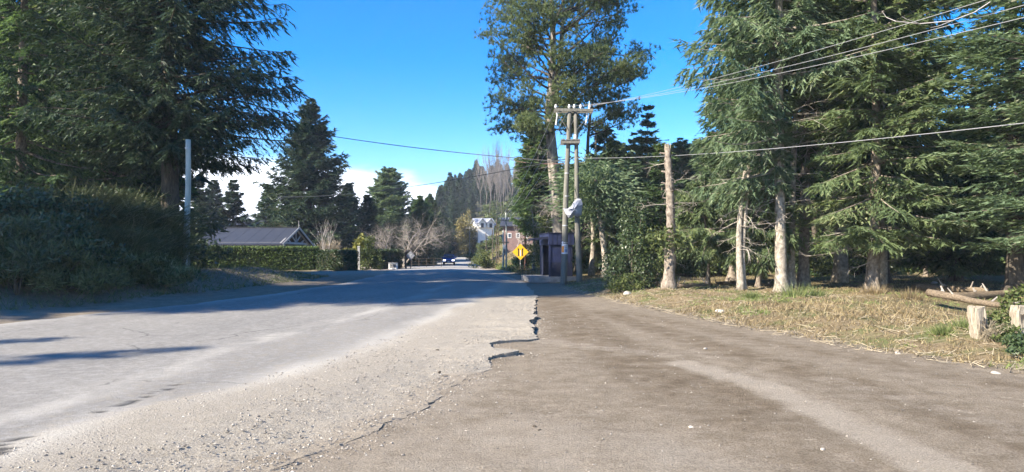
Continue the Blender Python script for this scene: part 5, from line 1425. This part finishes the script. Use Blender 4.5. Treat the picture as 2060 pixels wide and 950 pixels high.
# things under and behind the roof
for k, (px, w_, lb) in enumerate([(413, 1.3, 'pale box standing under the left end of the shed roof'), (463, 2.0, 'pale table like box under the middle of the shed roof')]):
    b_ = gp(px, 62)
    o_ = obj('garden_table', [box((0, 0, 1.95), (w_, 0.9, 0.08)), box((-w_ / 2 + .1, 0, 0.95), (0.1, 0.8, 1.95)), box((w_ / 2 - .1, 0, 0.95), (0.1, 0.8, 1.95))], M['white_timber'])
    o_.location = b_; tag(o_, lb.replace('box', 'rack'), 'rack')
b_ = gp(500, 96)
t = thing('house', 'small grey roofed house peeping over the shed ridge', 'house', b_)
zz_ = up(454, 96) - b_.z
obj('wall', [box((0, 0, (zz_ - 0.2) / 2), (4.2, 4, zz_ - 0.3))], M['house_wall'], t)
for s in (-1, 1):
    obj('roof', [beam((0, s * 2.4, zz_ - 0.35), (0, 0, zz_ + 0.75), 4.8, 0.1)], M['roof'], t)

# --- clipped hedge
def hedge(label, p, q, h_, th_, seed, mat, n_):
    rg = np.random.default_rng(seed)
    p = np.array(p, float); q = np.array(q, float)
    L = np.linalg.norm((q - p)[:2]); a_ = math.atan2(q[1] - p[1], q[0] - p[0])
    t = thing('hedge', label, 'hedge', (*((p + q) / 2)[:2], ghs(*((p + q) / 2)[:2])), a_)
    obj('woody_core', [box((0, 0, h_ / 2 - 0.08), (L - 0.16, th_ - 0.16, h_ - 0.1))], M['bark_dark'], t)
    A_ = np.array([L * h_, L * th_, th_ * h_ * 2]); A_ = A_ / A_.sum()
    u = rg.random((n_, 3)) - 0.5
    C = u * np.array([L, th_, h_]); C[:, 2] += h_ / 2
    w_ = rg.choice(3, n_, p=A_)
    C[w_ == 0, 1] = -th_ / 2; C[w_ == 1, 2] = h_
    m_ = w_ == 2; C[m_, 0] = np.sign(C[m_, 0]) * L / 2
    C += rg.normal(0, 0.035, (n_, 3)) + (fbm(C[:, 0] * 1.1, C[:, 2] * 1.3, 5) - 0.5)[:, None] * np.array([0, 0.16, 0.06])
    tt = np.clip(0.45 + (fbm(C[:, 0] * 1.5, C[:, 2] * 1.5, 8) - 0.5) * 0.5 + rg.normal(0, 0.17, n_), 0, 1)
    obj('foliage', [leaves(rg, C, 0.13, 0.6)], M[mat], t, False, np.repeat(tt, 4))
    return t
def gx_(px, d): return ((px - CX) * d / F, d)
hh = up(498, 57) - ghs(*gx_(520, 57))
hedge('long clipped green hedge in front of the open shed', gx_(421, 56), gx_(640, 58.5), hh, 1.1, 1, 'hedge', 17000)
hedge('short hedge length darkened for shade left of the long clipped hedge', gx_(386, 57.5), gx_(417, 58), hh, 1.0, 2, 'laurel', 3000)  # darker leaves stand in for shade on this length
hedge('short hedge closing off the garden right of the pale gate post', gx_(757, 63), gx_(800, 66), 1.75, 1.0, 3, 'laurel', 4000)
hedge('hedge end darkened for shade between the long hedge and the pale gate post', gx_(645, 57.4), gx_(713, 55.4), up(506, 56) - ghs(*gx_(680, 56)), 0.9, 4, 'laurel', 7000)  # shade put into the colour: same hedge, darker glossy leaves
b_ = gp(722, 59)
t = thing('gate_post', 'pale square gate post beside the round topped shrub', 'post', b_)
hp_ = up(497, 59) - b_.z
obj('post', [box((0, 0, hp_ / 2), (0.2, 0.2, hp_))], M['white_timber'], t); obj('cap', [box((0, 0, hp_ + 0.03), (0.27, 0.27, 0.06), 0, 0.8)], M['white_timber'], t)
b_ = gp(791, 62)
t = thing('utility_box', 'low white box on the ground at the left end of the far road', 'box', b_)
obj('body', [box((0, 0, 0.28), (0.78, 0.5, 0.56))], M['white_paint'], t); obj('lid', [box((0, 0, 0.6), (0.86, 0.58, 0.07))], M['concrete'], t)
obj('door', [box((0, -0.256, 0.3), (0.6, 0.012, 0.4))], M['concrete'], t)
# rail fence by the far road
t = thing('rail_fence', 'thin dark rail fence left of the oncoming car', 'fence', gp(858, 76))
for k in range(5):
    obj('post', [cyl((-1.7 + .85 * k, 0, -0.2), (-1.7 + .85 * k, 0, 1.15), 0.035, None, 6)], M['bark_dark'], t)
for z_ in (0.45, 0.8, 1.12):
    obj('rail', [cyl((-1.75, 0, z_), (1.75, 0, z_), 0.02, None, 6)], M['bark_dark'], t)

# --- houses on the hill
def house(label, px, d, wd, dp, py_eave, py_ridge, wall, rz, windows, gable):
    b_ = gp(px, d)
    t = thing('house', label, 'house', b_, rz)
    e = up(py_eave, d) - b_.z; r = up(py_ridge, d) - b_.z
    e = max(e, 2.5); r = max(r, e + 1.2)
    obj('wall', [box((0, 0, e / 2 - 1), (wd, dp, e + 2))], M[wall], t)
    rf = None
    for s in (-1, 1):
        rf = obj('roof', [beam((0, s * (dp / 2 + 0.5), e - 0.15), (0, 0, r), wd + 0.9, 0.14)], M['pale_roof' if wall == 'white_wall' else 'roof'], t)
    for xx in (-wd / 2 + .02, wd / 2 - .02):
        obj('gable', [(np.array([[xx - .02, -dp / 2, e], [xx - .02, dp / 2, e], [xx - .02, 0, r - .1], [xx + .02, -dp / 2, e], [xx + .02, dp / 2, e], [xx + .02, 0, r - .1]]), [np.array([[0, 2, 1], [3, 4, 5]]), np.array([[0, 1, 4, 3], [1, 2, 5, 4], [2, 0, 3, 5]])])], M[wall], t)
    for (gxx, gw) in gable:
        g_ = obj('dormer', [plate([(gxx - gw / 2, e - 0.6), (gxx + gw / 2, e - 0.6), (gxx + gw / 2, e + 0.3), (gxx, r - 0.25), (gxx - gw / 2, e + 0.3)], -dp / 2 - 0.5, -dp / 2 + 2.4)], M[wall], t)
        for s in (-1, 1):
            obj('roof', [beam((gxx + s * gw * 0.62, -dp / 2 + 0.7, e + 0.22), (gxx, -dp / 2 + 0.7, r - 0.12), 3.2, 0.14)], M['pale_roof'], g_)
        wv_ = obj('window', [box((gxx, -dp / 2 - 0.51, e - 0.2), (gw * 0.4, 0.05, 0.9))], M['window'], g_)
    for (wx, wz, ww, wh) in windows:
        f_ = obj('window', [box((wx, -dp / 2 - 0.03, wz), (ww + 0.16, 0.06, wh + 0.16))], M['white_paint'], t)
        obj('pane', [box((wx, -dp / 2 - 0.05, wz), (ww, 0.05, wh))], M['window'], f_)
    return t
house('white house with two small gables on the far hillside', 971, 140, 3.4, 5.0, 453, 440, 'white_wall', math.radians(18), [(-0.9, 1.1, 0.6, 1.0), (0.9, 1.1, 0.6, 1.0)], [(-0.9, 1.5), (0.9, 1.5)])
house('pinkish house with three white framed windows behind bare branches', 1044, 98, 4.2, 5.0, 455, 446, 'pink_wall', math.radians(-4), [(-1.2, 1.6, 0.38, 0.55), (0, 1.6, 0.38, 0.55), (1.2, 1.6, 0.38, 0.55)], [])

# --- oncoming blue car
bc = Vector(((903.5 - CX) * 94 / F, 94, 0)); bc.z = float(base_prof(np.array(94.0))) + 0.11
t = thing('car', 'small blue car with lit headlights driving towards the camera', 'car', bc, math.radians(4))
prof_ = [(-1.95, 0.28, 0.74), (-2.0, 0.5, 0.80), (-1.92, 0.72, 0.80), (-1.0, 0.92, 0.82), (-0.35, 1.42, 0.64), (0.9, 1.46, 0.64), (1.75, 1.0, 0.76), (1.95, 0.85, 0.78), (1.98, 0.4, 0.78), (1.9, 0.28, 0.74)]
k_ = len(prof_)
V = np.array([[-w_, y_, z_] for y_, z_, w_ in prof_] + [[w_, y_, z_] for y_, z_, w_ in prof_])
i = np.arange(k_); j = (i + 1) % k_
body = obj('body', [(V, [np.stack([i, j, j + k_, i + k_], 1)[:, ::-1], np.array([i]), np.array([i[::-1] + k_])])], M['car'], t)
def lerpp(a_, b__, f): return a_ + (b__ - a_) * f
ws = np.array([[-0.72, -0.95, 0.955], [0.72, -0.95, 0.955], [0.575, -0.40, 1.40], [-0.575, -0.40, 1.40]]) + np.array([0, -0.022, 0.018])
obj('windscreen', [(np.concatenate([ws, ws + [0, 0.01, -0.01]]), np.array([[0, 1, 2, 3], [7, 6, 5, 4], [0, 4, 5, 1], [1, 5, 6, 2], [2, 6, 7, 3], [3, 7, 4, 0]]))], M['glass_dark'], t)
for s in (-1, 1):
    sw_ = np.array([[s * 0.80, -0.7, 0.98], [s * 0.80, 1.3, 0.98], [s * 0.675, 0.85, 1.36], [s * 0.675, -0.3, 1.36]])
    sw2 = sw_ + [s * 0.012, 0, 0]
    obj('side_window', [(np.concatenate([sw_, sw2]), np.array([[0, 1, 2, 3], [7, 6, 5, 4], [0, 4, 5, 1], [1, 5, 6, 2], [2, 6, 7, 3], [3, 7, 4, 0]]))], M['glass_dark'], t)
    obj('headlight', [box((s * 0.60, -1.985, 0.66), (0.34, 0.08, 0.17))], M['lamp'], t)
    obj('mirror', [box((s * 0.93, -0.72, 1.0), (0.2, 0.1, 0.14))], M['car'], t)
    for y_ in (-1.25, 1.3):
        wh_ = obj('wheel', [path([(s * 0.62, y_, 0.31), (s * 0.82, y_, 0.31)], 0.31, 16)], M['rubber'], t)
        obj('rim', [path([(s * 0.80, y_, 0.31), (s * 0.83, y_, 0.31)], 0.19, 12)], M['steel'], wh_)
obj('grille', [box((0, -2.0, 0.60), (0.72, 0.06, 0.16))], M['black'], t)
obj('bumper', [box((0, -2.0, 0.36), (1.5, 0.1, 0.2))], M['black'], t)
obj('number_plate', [box((0, -2.055, 0.42), (0.4, 0.015, 0.11))], M['white_paint'], t)

# --- weathered posts, logs and plants at the right edge
def stump_post(label, px, d, w_, dp, h_, seed, tilt):
    rg = np.random.default_rng(seed)
    t = thing('wooden_post', label, 'post', gp(px, d), 0.15)
    zs = np.array([-0.25, 0.0, 0.15, 0.3, 0.45, 0.8, 1.0]) * h_; zs[0] = -0.25
    nseg = 14
    th_ = np.arange(nseg) * 2 * math.pi / nseg
    sup = lambda c: np.sign(c) * np.abs(c) ** 0.45
    V = []
    for q_, z_ in enumerate(zs):
        g_ = 1 - 0.05 * z_ / h_ + (0.0 if q_ < 6 else -0.10)
        x_ = sup(np.cos(th_)) * w_ / 2 * g_ + tilt * z_ + rg.normal(0, 0.007, nseg)
        y_ = sup(np.sin(th_)) * dp / 2 * g_ + rg.normal(0, 0.007, nseg)
        zz_ = np.full(nseg, z_) + (rg.normal(0, 0.014, nseg) if q_ == 6 else 0)
        V.append(np.stack([x_, y_, zz_], 1))
    V = np.concatenate(V + [np.array([[tilt * h_, 0, h_ + 0.015]])])
    m_ = len(zs); k = np.arange(nseg); k2 = (k + 1) % nseg
    q_ = ((np.arange(m_ - 1) * nseg)[:, None, None] + np.stack([k, k2, k2 + nseg, k + nseg], 1)[None]).reshape(-1, 4)
    tf = np.stack([k + (m_ - 1) * nseg, k2 + (m_ - 1) * nseg, np.full(nseg, m_ * nseg)], 1)
    obj('timber', [(V, [q_, tf])], M['old_wood'], t)
    cr = []
    for s in range(5):
        x_ = (rg.random() - 0.5) * w_ * 0.7; z_ = h_ * (0.3 + 0.4 * rg.random())
        cr.append(box((x_ + tilt * z_, -dp / 2 * 0.985, z_), (0.007, 0.012, h_ * (0.2 + 0.3 * rg.random()))))
    kind(obj('crack', cr, M['bark_dark'], t), 'stuff')
    return t
stump_post('leaning weathered square wooden post at the right end of the grass bank', 1971, 10.9, 0.225, 0.20, 0.50, 3, -0.16)
stump_post('upright weathered square wooden post at the right picture edge', 2049, 10.8, 0.225, 0.20, 0.50, 4, 0.0)
def log(label, p, q, r, seed):
    rg = np.random.default_rng(seed)
    p = np.array(p); q = np.array(q); c_ = (p + q) / 2
    t = thing('fallen_log', label, 'log', c_)
    s = np.linspace(0, 1, 8)[:, None]
    obj('log', [path((p + (q - p) * s) - c_ + rg.normal(0, 0.02, (8, 3)), r * (1 - 0.35 * s[:, 0]), 10, True, 0.15, rg)], M['log'], t, True)
    P0, P1, R0, R1 = [], [], [], []
    for k in range(4):
        a_ = (p + (q - p) * rg.random()) - c_
        P0.append(a_); P1.append(a_ + np.array([rg.normal(0, .2), rg.normal(0, .2), 0.1 + 0.3 * rg.random()])); R0.append(r * .3); R1.append(r * .12)
    kind(obj('stub', [tubes(P0, P1, R0, R1, 5)], M['twig'], t), 'stuff')
def gxy(px, d, dz=0.0):
    v = gp(px, d, dz); return tuple(v)
log('sunlit fallen log lying behind the leaning wooden post', gxy(1868, 17.2, .35), gxy(2022, 15.6, .42), 0.10, 1)
log('shaded fallen log on the wood floor right of the mound', gxy(1838, 24, .12), gxy(1985, 21, .14), 0.13, 2)
log('fallen log in the shade behind the second post', gxy(1900, 19, .1), gxy(2060, 20, .15), 0.14, 3)
log('thin fallen stem on the ground right of the broken trunk', gxy(1362, 25, .08), gxy(1432, 26, .08), 0.08, 4)
log('thin fallen stem beneath the two slim pale trunks', gxy(1440, 28, .08), gxy(1560, 27, .08), 0.07, 5)
shrub('bramble_bush', 'grey green bramble between the two wooden posts', gp(2014, 10.9), 501, (0.7, 0.5, 0.34), 1500, 0.055, 'bush', 'bramble', None, 14)
shrub('bramble_bush', 'bramble sprawling at the foot of the right wooden post', gp(2055, 9.9), 502, (0.7, 0.4, 0.26), 1300, 0.05, 'laurel', 'bramble', None, 14)
shrub('bramble_bush', 'pale leafy bramble standing behind the right wooden post', gp(2055, 11.7), 503, (0.6, 0.5, 0.85), 1200, 0.07, 'bush', 'bramble', None, 12)
broom('dry_shrub', 'small dry twiggy tuft leaning on the leaning post', gp(1990, 10.7), 504, (0.3, 0.25, 0.4), 90, 0.005, 'dry', arch=0.7)
for k, (px, d, h_, lb) in enumerate([(1945, 11.6, 0.22, 'bright green grass tuft left of the leaning post'), (1990, 11.0, 0.2, 'yellow green grass tuft in front of the two posts'), (1895, 11.4, 0.16, 'green grass tuft on the sandy bank edge'), (1600, 19.5, 0.4, 'tall grass tuft at the foot of the trunk cluster'),
                                (1512, 20.0, 0.22, 'small green tuft on the bank left of the trunk cluster'), (1760, 21.0, 0.3, 'pale grass tuft at the foot of the low boughed spruce'), (1640, 19.8, 0.3, 'grass tuft right of the trunk cluster'), (1830, 18, .3, 'straw tuft on the right flank of the mound')]):
    rg = np.random.default_rng(600 + k); n_ = 260
    b_ = gp(px, d)
    C = rg.normal(0, 1, (n_, 3)) * np.array([h_ * 0.55, h_ * 0.4, 0])
    D = unit(C * np.array([1.6, 1.6, 0]) + rg.normal(0, .25 * h_, (n_, 3)) + np.array([0, 0, h_ * 2.0])); Wv = unit(np.cross(D, rg.normal(size=(n_, 3))))
    t = thing('grass_tuft', lb, 'grass tuft', b_)
    obj('blades', [needles(C - [0, 0, .02], D, Wv, h_ * (0.5 + 0.9 * rg.random(n_)), 0.016)], M['grass' if ('pale' in lb or 'straw' in lb) else 'green_grass'], t, False, np.repeat(np.clip(rg.normal(.55, .25, n_), 0, 1) * (0.6 if ('pale' in lb or 'straw' in lb) else 1), 3))['kind'] = 'stuff'
